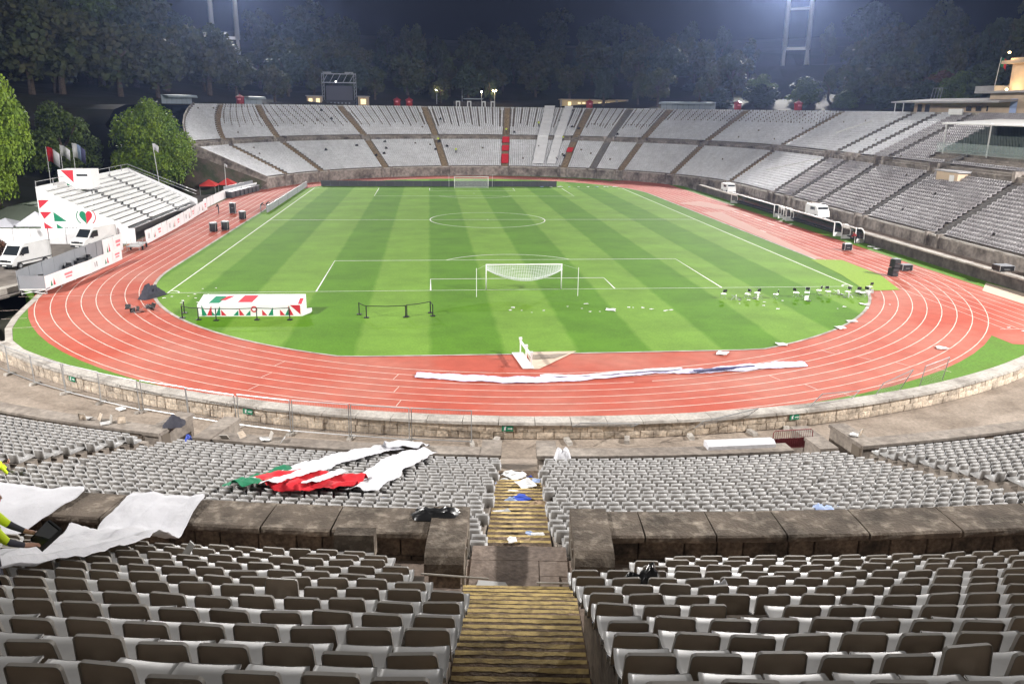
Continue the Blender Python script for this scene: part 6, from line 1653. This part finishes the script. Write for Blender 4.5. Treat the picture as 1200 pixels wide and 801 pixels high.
# ------------------------------------------------------------------ people
def figure_mesh(J, edges, rad, matf, mats, name='body'):
    keys = list(J); me = bpy.data.meshes.new(name); me.from_pydata([J[k] for k in keys], [(keys.index(a), keys.index(b)) for a, b in edges], [])
    o = bpy.data.objects.new('tmp', me); COL.objects.link(o)
    sk = o.modifiers.new('skin', 'SKIN'); sv = me.skin_vertices[0].data
    for i, k in enumerate(keys): r_ = rad[k]; sv[i].radius = r_ if isinstance(r_, tuple) else (r_, r_)
    sv[keys.index('pelvis')].use_root = True
    o.modifiers.new('sub', 'SUBSURF').levels = 2
    dg = bpy.context.evaluated_depsgraph_get(); m2 = bpy.data.meshes.new_from_object(o.evaluated_get(dg))
    bpy.data.objects.remove(o)
    m2.materials.clear()
    for m in mats: m2.materials.append(MATS[m])
    seg = [(np.array(J[a]), np.array(J[b]), a, b) for a, b in edges]
    mi = []
    for p in m2.polygons:
        c = np.array(p.center); best = None
        for a, b, ka, kb in seg:
            ab = b - a; t = max(0, min(1, np.dot(c - a, ab) / max(1e-9, ab @ ab))); d = np.linalg.norm(c - a - t * ab)
            if best is None or d < best[0]: best = (d, ka, kb, t)
        mi.append(matf(best[1], best[2], best[3], c))
    m2.polygons.foreach_set('material_index', mi); m2.polygons.foreach_set('use_smooth', [True] * len(m2.polygons)); m2.update()
    return m2
def worker(label, loc, rz, bend=0.35, reach=.5, top='hivis', legs='grey_trousers', hands=False):
    t = thing('person', label, 'person', loc, rz)
    cb_, sb = math.cos(bend), math.sin(bend)
    def up(x, h, f=0.0): return (x, sb * h + cb_ * f, .98 + cb_ * h - sb * f)      # torso frame, h above the hips, f forward
    J = dict(pelvis=(0, 0, .98), waist=up(0, .14), chest=up(0, .38, .02), neck=up(0, .55, .02), head1=up(0, .64, .05), head2=up(0, .79, .06))
    E = [('pelvis', 'waist'), ('waist', 'chest'), ('chest', 'neck'), ('neck', 'head1'), ('head1', 'head2')]
    rad = dict(pelvis=(.16, .12), waist=(.16, .12), chest=(.19, .13), neck=.06, head1=(.085, .095), head2=(.075, .09))
    for s, n in ((-1, 'l'), (1, 'r')):
        J['sh' + n] = up(s * .19, .47); sx, sy, sz = J['sh' + n]
        J['el' + n] = (s * .25, sy + .12 + .1 * reach, sz - .27); J['wr' + n] = (s * .2, sy + .15 + .32 * reach, sz - .33 - .12 * (1 - reach)); J['hand' + n] = (s * .17, sy + .20 + .38 * reach, sz - .35 - .16 * (1 - reach))
        E += [('chest', 'sh' + n), ('sh' + n, 'el' + n), ('el' + n, 'wr' + n), ('wr' + n, 'hand' + n)]
        rad.update({'sh' + n: .075, 'el' + n: .05, 'wr' + n: .034, 'hand' + n: (.042, .025)})
        if hands:
            hx_, hy, hz = J['hand' + n]
            for k in range(4):
                a = (k - 1.5) * .02; J['f%d' % k + n] = (hx_ + a, hy + .05, hz - .005); J['g%d' % k + n] = (hx_ + a * 1.1, hy + .085 - .006 * abs(k - 1.5), hz - .03)
                E += [('hand' + n, 'f%d' % k + n), ('f%d' % k + n, 'g%d' % k + n)]; rad.update({'f%d' % k + n: .0095, 'g%d' % k + n: .008})
            J['t' + n] = (hx_ - s * .045, hy + .02, hz); E.append(('hand' + n, 't' + n)); rad['t' + n] = .010
        J['hip' + n] = (s * .095, 0, .92); J['kn' + n] = (s * .11, .04, .50); J['an' + n] = (s * .11, -.02, .09); J['toe' + n] = (s * .12, .16, .045)
        E += [('pelvis', 'hip' + n), ('hip' + n, 'kn' + n), ('kn' + n, 'an' + n), ('an' + n, 'toe' + n)]; rad.update({'hip' + n: .095, 'kn' + n: .065, 'an' + n: .045, 'toe' + n: .04})
    def mf(a, b, tt, c):
        if a[:3] in ('hip', 'kn' + a[2:3]) or a.startswith('kn') or b.startswith('hip') or (a == 'pelvis' and b == 'waist' and tt < .35): return 1
        if a.startswith('an'): return 3
        if a in ('neck', 'head1'): return 4 if c[2] > J['head2'][2] + .03 or (c[1] < J['head2'][1] - .03 and c[2] > J['head1'][2]) else 2
        if a.startswith('wr') or a.startswith('hand') or a[0] in 'fgt' and len(a) < 4: return 2
        if a.startswith('el') : return 5
        return 0
    m = figure_mesh(J, E, rad, mf, [top, legs, 'skin', 'black', 'hair', 'grey_trousers' if top == 'hivis' else top]); body = link('body', m, t)
    if top == 'hivis':
        for h in (.10, .26):
            mb = MB(); ring = [up(.172 * math.cos(a) * (1.0 if h < .2 else 1.06), h, .135 * math.sin(a)) for a in [2 * math.pi * k / 20 for k in range(21)]]
            for a, b in zip(ring, ring[1:]): mb.bar(a, b, .012, .05)
            mb.build('reflective_stripe', 'reflective', t)
    hd = J['head1']; mb = MB(); f = Vector((0, cb_, -sb)); u_ = Vector((0, sb, cb_)); c = (Vector(J['head1']) + Vector(J['head2'])) / 2
    for s in (-1, 1):
        p = c + f * .088 + Vector((s * .032, 0, 0)) + u_ * .01; e = MB(); e.lathe([(.002, -.012), (.012, 0), (.002, .012)], 8); e.build('eye', 'paper', t, tuple(p))
        p = c + Vector((s * .088, 0, 0)); e = MB(); e.lathe([(.004, -.03), (.018, 0), (.004, .03)], 8); e.build('ear', 'skin', t, tuple(p))
    p = c + f * .10 - u_ * .02; e = MB(); e.lathe([(.016, -.02), (.006, .025)], 8); e.build('nose', 'skin', t, tuple(p)); p = c + f * .088 - u_ * .06; e = MB(); e.box((0, 0, 0), (.045, .02, .01)); e.build('mouth', 'red_print', t, tuple(p))
    return t
p_ = (-14.44, -69.85)
worker('worker in yellow high-visibility vest at the left edge carrying a black tray', (p_[0], p_[1], UZ0 + UZD * 6), TH + R(-60), .08, .6, hands=True)
c = (p_[0] + .56, p_[1] + .24)
tr_ = thing('black_tray', 'black plastic tray held by the worker at the left edge', 'tray', (c[0], c[1], UZ0 + UZD * 6 + .92), TH + R(-40)); tr_.scale = (.5, .5, .62)
mb = MB(); mb.prism([(-.28, -.22, 0), (.28, -.22, 0), (.36, .24, .26), (-.36, .24, .26)], (0, -.06, .10)); mb.build('base', 'black_plastic', tr_); mb = MB(); mb.bar((-.36, .24, .34), (.36, .24, .34), .05, .06); mb.bar((-.3, -.25, .1), (-.36, .24, .34), .04, .06); mb.bar((.3, -.25, .1), (.36, .24, .34), .04, .06); mb.build('rim', 'black_plastic', tr_)
rw2 = LR0 + LRD * 16 - .45; p_ = bpt(R(-17.2) , rw2)
worker('worker in yellow vest bending among the lower seats at the left edge', (-24.35, -51.6, 3.95), R(-60), .9, .3)
worker('worker in dark clothes at the left end of the grey touchline board', (-37.4, 63.2, .02), R(-70), .7, .9, 'black', 'board_grey')
worker('second worker in dark clothes bending over the grey touchline board', (-36.9, 65.8, .02), R(-100), .8, .9, 'black', 'black')
worker('worker at the far left of the track beside the tall black case', (-43.6, 60.6, .02), R(90), .3, .4, 'black', 'grey_trousers')
worker('steward in red top crouching beside the short dugout', (48.3, 27.0, .02), R(80), .6, .5, 'red', 'black')
for k, (s, e, lab) in enumerate(((1.77, 8.5, 'steward in yellow vest on the far stairs left of centre'), (1.70, 4.6, 'steward in yellow vest among the far lower seats'), (1.462, 12.5, 'steward in yellow vest at the top of the central far stairs'), (1.205, 9.6, 'steward in yellow vest on the middle wall by the white strips'), (1.33, 16, 'steward in yellow vest among the far upper seats'))):
    x, y = pt(s, e); z = 2.3 + .394 * (e - .4) / .6 if e < 10.2 else (9.5 if e < 11.9 else 9.8 + .4 * (e - 11.9) / .79)
    worker(lab, (x, y, z + .15), R(180), .3, .5)

# ------------------------------------------------------------------ give look-alikes their place in the label
def _px(o):
    l = o.matrix_world.translation if o.parent is None else o.location
    d = Vector(o.location) - Vector((-9.058, -79.326, 17.322)); return d.dot(_r) / max(.1, d.dot(_f))
byl = {}
for o in bpy.data.objects:
    if o.parent is None and o.get('label') and o.get('kind') is None: byl.setdefault(o['label'], []).append(o)
for lab, L in byl.items():
    if 1 < len(L) <= 30 and len(lab.split()) <= 13:
        for k, o in enumerate(sorted(L, key=_px)): o['label'] = '%s, %s from left' % (lab, ORD[k])
